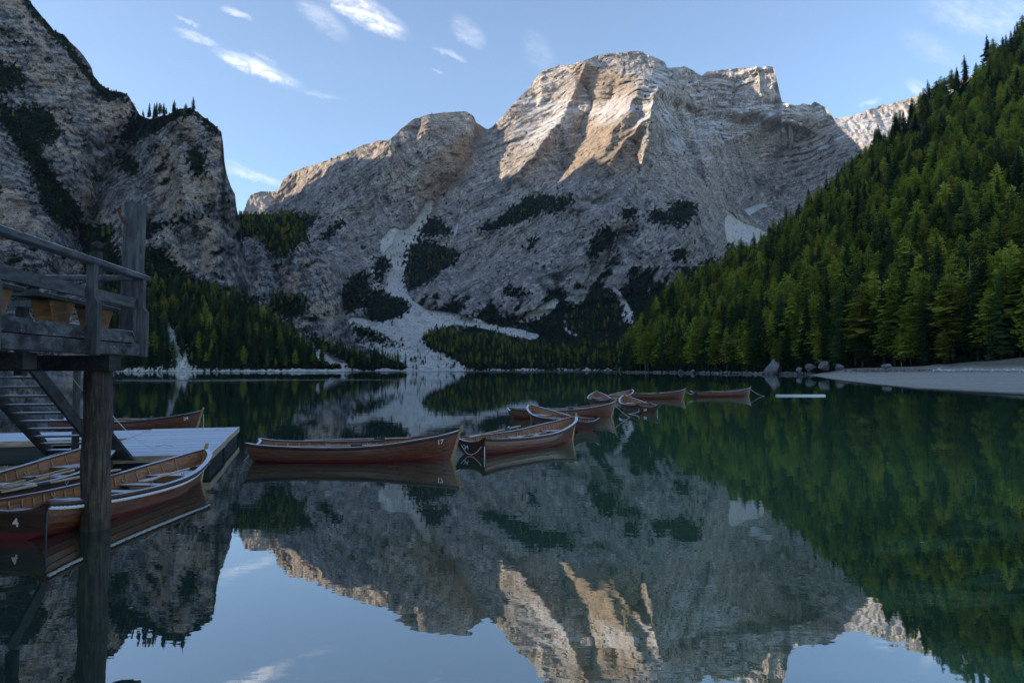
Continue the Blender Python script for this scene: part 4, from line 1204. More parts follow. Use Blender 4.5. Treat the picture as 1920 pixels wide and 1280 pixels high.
def strip(path, wvec, hvec):
    """closed bar along path with given half vectors per point"""
    V = []; Fc = []
    n = len(path)
    for p, w_, h_ in zip(path, wvec, hvec): V += [p - w_ - h_, p + w_ - h_, p + w_ + h_, p - w_ + h_]
    for i in range(n - 1):
        for k in range(4):
            k2 = (k + 1) % 4
            Fc.append((i * 4 + k, i * 4 + k2, i * 4 + 4 + k2, i * 4 + 4 + k))
    Fc += [(0, 1, 2, 3), tuple((n - 1) * 4 + q for q in (3, 2, 1, 0))]
    return V, Fc


def text_part(txt, size, Mx, parent):
    cu = bpy.data.curves.new('number', 'FONT')
    cu.body = txt; cu.size = size; cu.extrude = 0.002; cu.align_x = 'CENTER'; cu.align_y = 'CENTER'; cu.offset = size * 0.022
    cu.materials.append(M_WHITE)
    tmp = bpy.data.objects.new('number', cu)
    me = bpy.data.meshes.new_from_object(tmp)
    bpy.data.objects.remove(tmp)
    o = link('number', me, parent)
    o.matrix_local = Mx
    return o


def boat_meshes():
    parts = []          # (name, mesh)
    gs = [0.0, .17, .34, .50, .64, .77, .89, 1.0]
    for side in (-1, 1):
        for a, b in zip(gs[:-1], gs[1:]): parts.append(('strake', strake_mesh(a, b, side)))
    for side in (-1, 1):
        b = MB()
        ts = [i / 40 for i in range(41)]
        path = [hull(t, 1.0, .012) + Vector((0, 0, .012)) for t in ts]
        wv = []
        for i, t in enumerate(ts):
            d = (path[min(i + 1, 40)] - path[max(i - 1, 0)]).normalized()
            nrm = Vector((d.y, -d.x, 0)).normalized() if abs(d.x) + abs(d.y) > 0 else Vector((0, 1, 0))
            wv.append(nrm * .046)
        hv = [Vector((0, 0, .018))] * 41
        if side > 0: path = mirror(path); wv = mirror(wv)
        b.add(*strip(path, wv, hv))
        parts.append(('gunwale', b.mesh('gunwale', M_RAIL)))
        b = MB()
        path = [hull(t, .975, .020) + Vector((0, 0, -.010)) for t in ts]
        if side > 0: path = mirror(path)
        b.add(*strip(path, [w_ * .42 for w_ in wv], [Vector((0, 0, .022))] * 41))
        parts.append(('rubbing_strake', b.mesh('rubbing_strake', M_DARKRAIL)))
    # transom with its hollow top edge
    L_ = [hull(0, g, -.004) for g in [i / 12 for i in range(13)]]
    Rr = mirror(L_)[::-1]
    top = []
    p0, p1 = L_[-1], Rr[0]
    for i in range(1, 12):
        q = i / 12
        top.append(p0.lerp(p1, q) + Vector((0.02, 0, .05 * (1 - sst(min(q, 1 - q), 0, .12)) - .13 * math.sin(math.pi * q) ** .55)))
    outl = L_ + top + Rr[:-1]
    back = [v + Vector((-.018, 0, 0)) for v in outl]; front = [v + Vector((.018, 0, 0)) for v in outl]
    n = len(outl)
    b = MB(); b.add(back + front, [tuple(range(n)), tuple(range(2 * n - 1, n - 1, -1))] + [(i, n + i, n + (i + 1) % n, (i + 1) % n) for i in range(n)])
    parts.append(('transom', b.mesh('transom', M_TRANS)))
    b = MB()
    path = [L_[-1] + Vector((-.02, 0, .02))] + [v + Vector((0, 0, .012)) for v in top] + [Rr[0] + Vector((-.02, 0, .02))]
    b.add(*strip(path, [Vector((.036, 0, 0))] * len(path), [Vector((0, 0, .014))] * len(path)))
    parts.append(('transom_rail', b.mesh('transom_rail', M_RAIL)))
    # ribs
    for k in range(17):
        t = .07 + k * .052
        for side in (-1, 1):
            path = [hull(t, .12 + .85 * i / 9, -.022) for i in range(10)]
            hv = []
            for i in range(10):
                d = (path[min(i + 1, 9)] - path[max(i - 1, 0)]).normalized()
                hv.append(d.cross(Vector((1, 0, 0))).normalized() * .011)
            if side > 0: path = mirror(path); hv = mirror(hv)
            b = MB(); b.add(*strip(path, [Vector((.014, 0, 0))] * 10, hv))
            parts.append(('rib', b.mesh('rib', M_RIB)))
    for side in (-1, 1):   # riser that carries the seats
        path = []
        for i in range(20):
            t = .04 + .84 * i / 19
            g = next(q / 40 for q in range(41) if hull(t, q / 40).z > .20 + .10 * sst(t, .6, .9))
            path.append(hull(t, g, -.038))
        if side > 0: path = mirror(path)
        b = MB(); b.add(*strip(path, [Vector((0, .009, 0))] * 20, [Vector((0, 0, .028))] * 20))
        parts.append(('seat_riser', b.mesh('seat_riser', M_INNER)))

    def halfw(t, z):
        g = next((q / 60 for q in range(61) if hull(t, q / 60).z > z), 1)
        return -hull(t, g).y

    def plate(t0, t1, z, thick, name, mat, n=6):
        b = MB(); V = []
        for i in range(n):
            t = t0 + (t1 - t0) * i / (n - 1)
            hw = max(.01, halfw(t, z) - .03); x_ = hull(t, .7).x
            V += [Vector((x_, -hw, z)), Vector((x_, hw, z)), Vector((x_, hw, z + thick)), Vector((x_, -hw, z + thick))]
        Fc = [(i * 4 + k, i * 4 + (k + 1) % 4, i * 4 + 4 + (k + 1) % 4, i * 4 + 4 + k) for i in range(n - 1) for k in range(4)]
        Fc += [(0, 1, 2, 3), tuple((n - 1) * 4 + q for q in (3, 2, 1, 0))]
        b.add(V, Fc)
        parts.append((name, b.mesh(name, mat)))
    plate(.02, .15, .23, .025, 'stern_seat', M_SEAT)
    for t in (.29, .47, .65): plate(t, t + .052, .235, .028, 'thwart', M_SEAT, 3)
    plate(.78, .93, .33, .025, 'bow_seat', M_SEAT)
    b = MB(); b.bar((hull(.785, .7).x, -halfw(.785, .28) + .03, .28), (hull(.785, .7).x, halfw(.785, .28) - .03, .28), .02, .10); parts.append(('seat_front', b.mesh('seat_front', M_INNER)))
    for k in range(7):
        y_ = -.33 + k * .11
        t0, t1 = (.06, .80) if abs(y_) < .25 else (.14, .68)
        b = MB(); n = 8
        pth = [Vector((hull(t0 + (t1 - t0) * i / n, .3).x, y_, -.045 + .02 * abs(y_))) for i in range(n + 1)]
        b.add(*strip(pth, [Vector((0, .050, 0))] * (n + 1), [Vector((0, 0, .008))] * (n + 1)))
        parts.append(('floor_board', b.mesh('floor_board', M_INNER)))
    for t in (.315, .495, .675):   # bent knees above each thwart
        for side in (-1, 1):
            hw = halfw(t, .36) - .02
            pth = [Vector((hull(t, .9).x, -hw * side, .37)), Vector((hull(t, .9).x + .01, -(hw - .02) * side, .31)), Vector((hull(t, .9).x + .06, -(hw - .10) * side, .27)), Vector((hull(t, .9).x + .10, -(hw - .22) * side, .268))]
            b = MB(); b.tube(pth, .012, 5); parts.append(('knee', b.mesh('knee', M_RIB)))
    b = MB()
    pth = [hull(1, g) * 1 for g in (0, .3, .6, .85, 1.0)]
    pth = [Vector((p.x + .025, 0, p.z)) for p in pth] + [Vector((hull(1, 1).x + .065, 0, .80)), Vector((hull(1, 1).x + .085, 0, .87))]
    b.add(*strip(pth, [Vector((0, .024, 0))] * 7, [Vector((.038, 0, 0))] * 6 + [Vector((.024, 0, 0))]))
    parts.append(('stem', b.mesh('stem', M_STEM)))
    b = MB(); b.add(*strip([hull(t, 0) + Vector((0, 0, -.02)) for t in (0, .2, .4, .6, .8, 1)], [Vector((0, .02, 0))] * 6, [Vector((0, 0, .03))] * 6)); parts.append(('keel', b.mesh('keel', M_TRANS)))
    for t in (.40, .60):
        for side in (-1, 1):
            p = hull(t, 1); p.y *= side
            b = MB(); b.tube([p + Vector((0, 0, .02)), p + Vector((0, 0, .07))], .008, 6)
            b.tube([p + Vector((-.035, 0, .12)), p + Vector((-.028, 0, .085)), p + Vector((0, 0, .07)), p + Vector((.028, 0, .085)), p + Vector((.035, 0, .12))], .007, 6)
            parts.append(('oarlock', b.mesh('oarlock', M_STEEL)))
    return parts


BOAT = boat_meshes()


def fender_mesh():
    b = MB()
    for side in (-1, 1):
        pts = []; rad = []
        n = 150
        for i in range(n + 1):
            t = i / n
            p = hull(min(t, .999), .925, .032)
            if side > 0: p.y = -p.y
            pts.append(p); rad.append(.020 + (.006 if i % 2 else 0))
        b.tube(pts, rad, 6)
    return b.mesh('rope_fender', M_ROPE)


FEND = fender_mesh()


def text_on_bow(txt, root, side=-1):
    t0 = .925
    p = hull(t0, .80, .022); tx = (hull(t0 + .03, .80) - hull(t0 - .03, .80)).normalized(); up = (hull(t0, .9) - hull(t0, .7)).normalized()
    if side > 0: return
    nz = tx.cross(up).normalized(); up = nz.cross(tx)
    text_part(txt, .17, Matrix(((tx.x, up.x, nz.x, p.x), (tx.y, up.y, nz.y, p.y), (tx.z, up.z, nz.z, p.z), (0, 0, 0, 1))), root)


def text_on_transom(txt, root, yoff=.16, size=.17):
    z = .20
    p = Vector((hull(0, .8).x - .005 , yoff, z))
    a, b = hull(0, .6), hull(0, .95)
    up = Vector((b.x - a.x, 0, b.z - a.z)).normalized()
    tx = Vector((0, -1, 0)); nz = tx.cross(up).normalized()
    g = next(q / 40 for q in range(41) if hull(0, q / 40).z > z)
    p.x = hull(0, g).x - .024
    text_part(txt, size, Matrix(((tx.x, up.x, nz.x, p.x), (tx.y, up.y, nz.y, p.y), (tx.z, up.z, nz.z, p.z), (0, 0, 0, 1))), root)


def rowboat(bow, stern, label, bowtxt=None, transtxt=None, fender=False, roll=0.0, trim=0.0):
    bow, stern = Vector(bow), Vector(stern)
    bow.y *= KY; stern.y *= KY
    mid = (bow + stern) / 2
    d = bow - stern
    root = empty('rowing_boat', (mid.x, mid.y, 0), math.atan2(d.y, d.x))
    root.rotation_euler = (R(roll), R(trim), math.atan2(d.y, d.x))
    tag(root, label, 'rowing boat', 'wooden rowing boats on the lake')
    for nm, me in BOAT: link(nm, me, root)
    if fender: link('rope_fender', FEND, root)
    if bowtxt: text_on_bow(bowtxt, root)
    if transtxt: text_on_transom(transtxt, root, -.06 if transtxt == '4' else .16)
    return root


def oar_parts():
    sh = MB(); sh.tube([(-1.25, 0, 0), (.75, 0, 0), (1.0, 0, 0)], [.021, .019, .016], 8)
    bl = MB()
    V = []
    for x_, hw in ((-1.85, .045), (-1.80, .070), (-1.55, .075), (-1.30, .045), (-1.20, .020)): V += [(x_, -hw, -.007), (x_, hw, -.007), (x_, hw, .007), (x_, -hw, .007)]
    bl.add(V, [(i * 4 + k, i * 4 + (k + 1) % 4, i * 4 + 4 + (k + 1) % 4, i * 4 + 4 + k) for i in range(4) for k in range(4)] + [(3, 2, 1, 0), (16, 17, 18, 19)])
    co = MB(); co.tube([(.02, 0, 0), (.30, 0, 0)], .027, 8)
    return [('shaft', sh.mesh('shaft', M_OAR, True)), ('blade', bl.mesh('blade', M_OAR)), ('collar', co.mesh('collar', M_BLACK))]


OAR = oar_parts()


def oars(boat, which, specs):
    M_ = Matrix.Translation(boat.location) @ boat.rotation_euler.to_matrix().to_4x4()
    for (x_, y_, z_, yaw, pitch, flip), lb in zip(specs, ('starboard', 'port')):
        o = empty('oar')
        L_ = Matrix.Translation((x_, y_, z_)) @ Matrix.Rotation(R(yaw) + (math.pi if flip else 0), 4, 'Z') @ Matrix.Rotation(R(pitch), 4, 'Y')
        o.matrix_local = M_ @ L_
        tag(o, f'wooden oar on the {lb} side of {which}', 'oar', 'oars laid in the rowing boats')
        for nm, me in OAR: link(nm, me, o)


def z0(x, y): return on_z(x, y, 0.0)


def boat_c(x, y, az, label, **kw):
    """boat whose middle floats at the waterline pixel x, y with heading az (degrees, 0 = to the right, 90 = away)"""
    c = z0(x, y)
    d = Vector((math.cos(R(az)), math.sin(R(az)), 0)) * 2
    return rowboat(c + d, c - d, label, **kw)


STD = [(.0, -.50, .395, 4, 0, False), (.3, .48, .41, -3, 0, False)]
b17 = rowboat((-1.52, 15.05, 0), (-6.25, 14.95, 0), 'long varnished rowing boat number 17 lying broadside in the middle of the lake', bowtxt='17')
oars(b17, 'boat 17', [(-.15, -.40, .405, 3, -.5, False), (.25, .62, .47, -4, -1.5, False)])
b34 = rowboat((2.05, 19.3, 0), (-1.05, 15.9, 0), 'rowing boat number 34 with its dark stern to the viewer right of boat 17', transtxt='34')
oars(b34, 'boat 34', [(.45, -.30, .40, 5, 0, False), (-.4, .62, .50, 8, -2, False)])
b7 = rowboat((4.55, 28.4, 0), (.45, 27.6, 0), 'rowing boat lying broadside just behind the bow of boat 34')
oars(b7, 'the broadside boat behind boat 34', STD)
b6 = rowboat((.75, 25.9, 0), (2.75, 21.7, 0), 'rowing boat seen end on, wedged between boat 34 and the broadside boat behind it')
oars(b6, 'the end-on boat behind boat 34', [(-.4, -.52, .42, -3, 0, True), (.2, .50, .41, 3, 0, False)])
b10 = rowboat((6.65, 34.6, 0), (7.0, 30.6, 0), 'rowing boat with its square stern to the viewer in the far cluster', transtxt='20')
oars(b10, 'the stern-on boat of the far cluster', [(-.8, -.60, .44, 6, 0, True), (.2, .48, .41, 3, 0, False)])
b8 = rowboat((5.9, 41.0, 0), (5.6, 36.7, 0), 'rowing boat half hidden behind the stern-on boat, left end of the far cluster')
oars(b8, 'the left boat of the far cluster', STD)
b9 = rowboat((8.9, 44.6, 0), (6.6, 41.6, 0), 'rowing boat at the back of the far cluster, its bow touching the broadside boat')
oars(b9, 'the rear boat of the far cluster', STD)
b11 = rowboat((13.2, 46.3, 0), (9.0, 46.0, 0), 'rowing boat broadside at the right of the far cluster')
oars(b11, 'the broadside boat of the far cluster', STD)
b12 = rowboat((19.9, 50.0, 0), (15.7, 49.3, 0), 'farthest rowing boat, alone broadside at the right of the row')
oars(b12, 'the farthest lone boat', STD)
b24 = rowboat((-12.1, 22.1, 0), (-16.3, 21.9, 0), 'rowing boat number 24 moored behind the frosted dock', bowtxt='24')
oars(b24, 'boat 24', STD)
b4 = rowboat((-6.46, 12.25, 0), (-6.72, 8.16, 0), 'nearest rowing boat number 4 with a white rope fender, beside the big pile', transtxt='4', fender=True, trim=1.8)
oars(b4, 'boat 4', [(1.2, -.38, .45, 6, 0, False), (-1.0, .70, .47, 2, 0, True)])
b2 = rowboat((-8.72, 12.7, 0), (-8.60, 8.6, 0), 'rowing boat tied close on the left of boat 4 and mostly behind the pile')
oars(b2, 'the boat left of boat 4', [(.2, -.62, .45, 2, 0, False), (-.5, -.40, .43, 4, 0, True)])


def bailer(boat, lx, ly, lz, label):
    p = Matrix.Translation(boat.location) @ boat.rotation_euler.to_matrix().to_4x4() @ Vector((lx, ly, lz))
    o = empty('bailer', p, 0.4)
    tag(o, label, 'bailer', 'red plastic bailers in the boats')
    b = MB(); b.tube([(0, 0, 0), (0, 0, .14)], [.075, .095], 12, cap=False); b.tube([(0, 0, .002), (0, 0, .008)], .074, 12)
    b.build('bucket', M_RED, o, True)
    h = MB(); h.tube([(.09, 0, .13), (.15, 0, .12), (.16, 0, .05), (.085, 0, .03)], .012, 6); h.build('handle', M_RED, o)


b4.location.z = -.045
bailer(b4, .05, .38, .02, 'red plastic bailer on the floor of boat 4')
bailer(b34, -.35, .30, .02, 'small red bailer on the floor of boat 34')


def rope(pts, rad, label, mat=M_ROPE, sag=0.0, name='mooring_rope'):
    P_ = []
    pts = [Vector(p) for p in pts]
    for a, b_ in zip(pts[:-1], pts[1:]):
        for i in range(9):
            q = i / 9
            P_.append(a.lerp(b_, q) - Vector((0, 0, 4 * sag * q * (1 - q))))
    P_.append(pts[-1])
    b = MB(); b.tube(P_, rad, 5)
    o = b.build(name, mat, None, True)
    tag(o, label, 'rope', 'ropes tying up the boats')


def bl(boat, x, y, z): return Matrix.Translation(boat.location) @ boat.rotation_euler.to_matrix().to_4x4() @ Vector((x, y, z))


rope([bl(b17, 2.50, 0, .66), bl(b34, -2.5, .35, .42)], .009, 'short rope from the bow of boat 17 to the stern of boat 34', sag=.08)
rope([bl(b34, -2.60, .46, .40), bl(b34, -2.68, .05, .04), bl(b34, -2.66, -.25, .10), bl(b34, -2.60, -.46, .40)], .009, 'slack rope hanging across the stern of boat 34', sag=.04)
rope([bl(b34, -2.60, -.47, .42), bl(b34, -2.62, -.50, -.05)], .012, 'rope hanging from the right corner of the stern of boat 34')
rope([bl(b17, -2.62, .10, .36), bl(b17, -2.95, .05, -.05)], .008, 'thin rope from the stern of boat 17 into the water', sag=.02)
rope([bl(b7, 2.50, 0, .60), bl(b7, 3.1, -.6, -.03)], .010, 'rope from the bow of the boat behind boat 34 down into the water', sag=.04)
rope([bl(b7, 2.52, 0, .60), bl(b7, 2.42, -.05, -.03)], .010, 'rope hanging straight from the bow of the boat behind boat 34', M_ROPE2)
rope([bl(b10, -2.60, .47, .42), bl(b10, -2.66, .50, .12), bl(b10, -2.9, 1.6, -.02)], .012, 'rope from the left stern corner of the stern-on boat', sag=.05)
rope([bl(b10, -2.60, -.47, .42), bl(b10, -2.62, -.50, -.03)], .012, 'rope from the right stern corner of the stern-on boat')
rope([bl(b11, 2.55, 0, .66), bl(b12, -2.55, 0, .36)], .012, 'long slack rope between the two farthest broadside boats', sag=.22)
rope([bl(b12, 2.55, 0, .60), bl(b12, 3.7, -.4, -.02)], .012, 'rope from the bow of the farthest boat into the water', sag=.10)
rope([bl(b24, 2.60, 0, .62), bl(b24, 2.66, -.1, -.03)], .010, 'rope hanging from the bow of boat 24')
rope([bl(b4, -2.62, -.50, .44), bl(b4, -2.66, -.53, .25), bl(b4, -2.62, -.50, -.04)], .010, 'knotted blue grey rope on the stern corner of boat 4', plain('blue_rope', (0.03, 0.07, 0.10), 0.8))

# ------------------------------------------------------------------ floating pole
b = MB()
pa_, pb_2 = z0(1455, 742), z0(1547, 742)
b.tube([pa_ + Vector((0, 0, .03)), pb_2 + Vector((0, 0, .03))], .10, 10)
tag(b.build('floating_pole', M_WHITE, None, True), 'white pole floating on the water right of the farthest boat', 'pole')

# ------------------------------------------------------------------ floating dock
DO = Vector((-8.95, 19.35 * KY, 0)); DA = Vector((-.949, -.316, 0)); DB = Vector((.258, -.966, 0))
DA = Vector((-.957, -.290, 0)); DB = Vector((.290, -.957, 0))
DROT = math.atan2(DA.y, DA.x)


def dock_section(a0, a1, b0, b1, label, ztop=.40, along='a'):
    c = DO + DA * ((a0 + a1) / 2) + DB * ((b0 + b1) / 2)
    root = empty('dock_section', (c.x, c.y, 0), DROT)
    tag(root, label, 'dock', 'sections of the floating dock')
    wa, wb = a1 - a0, b1 - b0
    # local x = DA, local y = perpendicular (pointing to the viewer is -y of DB mirrored)
    step_ = .148
    n = int(wb / step_)
    st = wb / n
    base = None
    for i in range(n):
        y_ = -wb / 2 + (i + .5) * st
        if base is None:
            mb2 = MB(); mb2.box((0, 0, 0), (wa - .06, st - .020, .035)); base = mb2.mesh('plank', M_DOCK)
        o = link('plank', base, root)
        o.location = (random.uniform(-.012, .012), y_, ztop - .0175 + random.uniform(-.003, .003))
    for sy in (-1, 1):
        mb2 = MB(); mb2.bar((-wa / 2, sy * (wb / 2 + .03), ztop - .075), (wa / 2, sy * (wb / 2 + .03), ztop - .075), .055, .15); mb2.build('side_beam', M_DSIDE, root)
    for sx in (-1, 1):
        mb2 = MB(); mb2.bar((sx * (wa / 2 - .0), -wb / 2 - .06, ztop - .072), (sx * (wa / 2 - .0), wb / 2 + .06, ztop - .072), .055, .156); mb2.build('side_beam', M_DSIDE, root)
    k = 0
    for sx in (-.36, .0, .36):
        mb2 = MB(); mb2.box((sx * wa, 0, .06), (wa * .26, wb * .86, .34)); mb2.build('float', M_BLACK, root)
    return root


dock_section(0.03, 2.55, 0.0, 4.15, 'right far section of the frosted dock, nearest boat 24')
dock_section(2.64, 7.6, 0.30, 2.9, 'far left section of the dock running off behind the stairs')
dock_section(7.7, 12.6, 0.30, 2.9, 'outermost left section of the dock beyond the edge of the view')
dock_section(0.0, 3.3, 4.28, 7.3, 'near section of the dock under the foot of the stairs beside boat 4')
for (a_, b_, lab) in ((0.4, .9, 'upper'), (1.2, 5.6, 'lower')):
    c = DO + DA * a_ + DB * b_ + Vector((0, 0, .405))
    mb2 = MB(); mb2.tube([c + Vector((-.25, -.03, 0)), c + Vector((-.05, .05, .05)), c + Vector((.22, .0, 0))], .012, 5)
    tag(mb2.build('mooring_ring', M_ROPE, None, True), f'small pale rope loop lying on the dock boards, {lab} of the two', 'rope loop')

# ------------------------------------------------------------------ jetty platform, pile, railing
plat = empty('jetty_platform', (-6.6, 7.2, 2.3))
tag(plat, 'dark timber jetty platform on a thick pile at the left edge', 'jetty')


def pw(mb2, name, mat):
    o = mb2.build(name, mat, plat)
    o.location = -plat.location
    return o


# edge of the platform runs from near left to far right
E0 = Vector((-4.97, 3.6 * KY, 0)); E1 = Vector((-5.91, 9.35 * KY, 0))
ED = (E1 - E0).normalized(); EN = Vector((ED.y, -ED.x, 0))     # EN points to the lake (right)
if EN.x < 0: EN = -EN


def ep(s_, z, out=0.0):   # point along the edge at distance s_ from E0
    return E0 + ED * s_ + EN * out + Vector((0, 0, z))


LEN = (E1 - E0).length
mb2 = MB(); mb2.bar(ep(0, 2.79, -.10), ep(LEN - .35, 2.79, -.10), .20, .17); pw(mb2, 'edge_beam', M_MOLD)
mb2 = MB(); mb2.bar(ep(0, 2.60, -.07), ep(LEN - .10, 2.60, -.07), .26, .17); pw(mb2, 'edge_beam', M_MOLD)
# pointed end of the beams
mb2 = MB()
q0, q1, q2, q3 = ep(LEN - .349, 2.875, -.005), ep(LEN + .02, 2.515, -.005), ep(LEN - .349, 2.515, -.005), None
w_ = EN * .19
mb2.add([q0, q1, q2, q0 - w_, q1 - w_, q2 - w_], [(0, 1, 2), (5, 4, 3), (0, 3, 4, 1), (1, 4, 5, 2), (2, 5, 3, 0)])
pw(mb2, 'beam_end', M_MOLD)
mb2 = MB(); mb2.bar(q0 + Vector((0, 0, .012)) - w_ * .5, q1 + Vector((0, 0, .012)) - w_ * .5, .20, .018); mb2.bar(q0 - ED * .5 + Vector((0, 0, .008)) - w_ * .5, q0 + Vector((0, 0, .008)) - w_ * .5, .20, .016); pw(mb2, 'metal_edge', M_STEEL)
# girder under the deck and cross girders
for y_, x1_ in ((8.55 * KY, -5.78), (4.6 * KY, -5.3)):
    mb2 = MB(); mb2.bar((-12.5, y_, 2.385), (x1_, y_, 2.385), .30, .225); pw(mb2, 'girder', M_DARKT)
mb2 = MB(); mb2.bar((-12.5, 7.0 * KY, 2.40), (-5.75, 7.0 * KY, 2.40), .24, .20); pw(mb2, 'girder', M_DARKT)
for k in range(30):
    y_ = 3.7 * KY + k * .216
    s_ = (y_ - E0.y) / ED.y
    xe = E0.x + ED.x * s_ - .21
    mb2 = MB(); mb2.box(((xe - 12.5) / 2, y_, 2.70), (12.5 + xe, .20, .05)); pw(mb2, 'deck_board', M_DARKT)
# posts with the notched foot, rails
for s_, dz in ((2.72, 0), (4.95, 0), (LEN - .16, 0), (.4, 0)):
    mb2 = MB()
    prof = [(-.062, 2.50), (.085, 2.50), (.085, 3.19), (.035, 3.27), (.035, 3.70), (-.062, 3.70)]
    c = ep(s_, 0, .055)
    V = []
    for sg in (-1, 1):
        for (o_, z_) in prof: V.append(c + EN * o_ + ED * (.062 * sg) + Vector((0, 0, z_)))
    n = 6
    mb2.add(V, [tuple(range(n)), tuple(range(2 * n - 1, n - 1, -1))] + [(i, n + i, n + (i + 1) % n, (i + 1) % n) for i in range(n)])
    pw(mb2, 'post', M_GREY)
mb2 = MB(); mb2.bar(ep(0, 3.745, .03), ep(LEN + .03, 3.745, .03), .15, .085, bev=.012); pw(mb2, 'top_rail', M_GREYX)
mb2 = MB(); mb2.bar(ep(0, 3.33, -.035), ep(LEN - .1, 3.33, -.035), .045, .15); pw(mb2, 'middle_rail', M_GREYX)
mb2 = MB(); mb2.bar((-8.1, 9.28 * KY, 3.745), (-6.0, 9.28 * KY, 3.745), .10, .085, bev=.01); pw(mb2, 'top_rail', M_GREY)
mb2 = MB(); mb2.bar((-8.1, 9.28 * KY, 3.34), (-6.0, 9.28 * KY, 3.34), .05, .10); pw(mb2, 'middle_rail', M_GREY)
# thick round pile
mb2 = MB()
pts = []; rad = []
for i in range(15):
    z_ = -1.2 + 3.47 * i / 14
    pts.append((-6.02 + .01 * math.sin(i * 1.3), 8.55 * KY + .01 * math.cos(i), z_)); rad.append(.195 - .010 * i / 14 + random.uniform(-.004, .004))
mb2.tube(pts, rad, 28)
pl_ = pw(mb2, 'pile', M_PILE)
pl_.data.polygons.foreach_set('use_smooth', [len(p_.vertices) == 4 for p_ in pl_.data.polygons])
for (x_, y_, w__) in ((-9.3, 4.6 * KY, .16), (-9.9, 7.0 * KY, .16)):
    mb2 = MB(); mb2.tube([(x_, y_, -1.2), (x_, y_, 2.3)], w__, 14); pw(mb2, 'pile', M_PILE)
# thin posts behind
mb2 = MB(); mb2.tube([(-9.80, 15.4, -1.0), (-9.80, 15.4, 2.40)], .075, 10); tag(mb2.build('mooring_post', M_GREY), 'slim round weathered post standing beside the stairs', 'post', 'slim posts by the dock')
mb2 = MB(); mb2.bar((-8.42, 12.35 * KY, -1.0), (-8.42, 12.35 * KY, 1.94), .075, .12); tag(mb2.build('mooring_post', M_DARKT), 'thin dark post just right of the thick pile', 'post', 'slim posts by the dock')
mb2 = MB(); mb2.add([(-8.40, 12.30 * KY, .41), (-7.85, 12.25 * KY, .405), (-8.40, 12.30 * KY, 1.00), (-8.40, 12.38 * KY, .41), (-7.85, 12.33 * KY, .405), (-8.40, 12.38 * KY, 1.0)], [(0, 1, 2), (5, 4, 3), (0, 3, 4, 1), (1, 4, 5, 2), (2, 5, 3, 0)])
tag(mb2.build('post_brace', M_DARKT), 'dark wooden wedge bracing the thin post on the dock', 'brace')
rope([(-8.38, 12.3 * KY, 1.38), (-7.35, 12.2 * KY, .62)], .007, 'thin line from the dark post to the dock edge beside boat 4', sag=.10)

# tall square post with hook
tp = empty('tall_post', (-6.28, 9.62 * KY, 0)); tag(tp, 'tall square weathered post rising behind the railing corner', 'post')
mb2 = MB(); mb2.bar((0, 0, 2.725), (.06, 0, 5.02), .26, .24, up=(0, 1, 0), bev=.02); mb2.build('shaft', M_GREY, tp)
mb2 = MB(); mb2.tube([(-.10, -.13, 4.98), (-.15, -.15, 4.90), (-.06, -.15, 4.70), (.0, -.13, 4.66)], [.010, .020, .022, .008], 6); mb2.build('rusty_hook', plain('rust', (0.10, 0.03, 0.015), .9), tp, True)
mb2 = MB(); mb2.tube([(.12, -.02, 4.45), (.17, -.05, 4.35), (.19, -.05, 4.20)], .005, 5); mb2.build('wire', M_BLACK, tp)

# two posts with ball finials beyond
for x_, y_, zt, lab in ((-7.95, 9.5 * KY, 3.62, 'shorter dark post with a ball finial behind the railing, left of the two'), (-7.26, 10.2 * KY, 4.35, 'taller dark post with a ball finial behind the railing, right of the two')):
    o = empty('finial_post', (x_, y_, 0)); tag(o, lab, 'post', 'ball-topped posts behind the railing')
    mb2 = MB(); mb2.bar((0, 0, 2.2), (0, 0, zt), .15, .15, up=(0, 1, 0), bev=.02); mb2.build('shaft', M_DARKT, o)
    mb2 = MB(); mb2.tube([(0, 0, zt + .0), (0, 0, zt + .03), (0, 0, zt + .05), (0, 0, zt + .09), (0, 0, zt + .13), (0, 0, zt + .17), (0, 0, zt + .19)], [.05, .045, .075, .098, .095, .06, .01], 14); mb2.build('ball', M_DARKT, o, True)

# bench of split logs
be = empty('log_bench', (-6.12, 9.5, 2.725), 0); tag(be, 'rustic bench, grey plank on two yellow log feet, behind the railing', 'bench', 'log benches on the platform')
mb2 = MB(); mb2.bar((.19, -1.25, .50), (-.22, 1.22, .50), .34, .06, bev=.01); mb2.build('seat', M_GREYX, be)
def foot(cx, cy):
    b_ = MB(); V = []
    for z_, hw, hd in ((0.0, .20, .10), (.12, .17, .10), (.26, .18, .11), (.40, .24, .12), (.47, .27, .12)):
        V += [(cx - hd, cy - hw, z_), (cx + hd, cy - hw * .96, z_), (cx + hd, cy + hw, z_), (cx - hd, cy + hw, z_)]
    b_.add(V, [(i * 4 + k, i * 4 + (k + 1) % 4, i * 4 + 4 + (k + 1) % 4, i * 4 + 4 + k) for i in range(4) for k in range(4)] + [(3, 2, 1, 0), (16, 17, 18, 19)])
    b_.build('foot', M_LOG, be)
foot(.05, -.5); foot(-.16, .75)
be2 = empty('log_bench', (-5.62, 6.7, 2.725), 0); tag(be2, 'second log bench cut off by the left edge of the view', 'bench', 'log benches on the platform')
for c_ in be.children: pass
for c_ in [o for o in COL.objects if o.parent is be]:
    d_ = c_.copy(); COL.objects.link(d_); d_.parent = be2

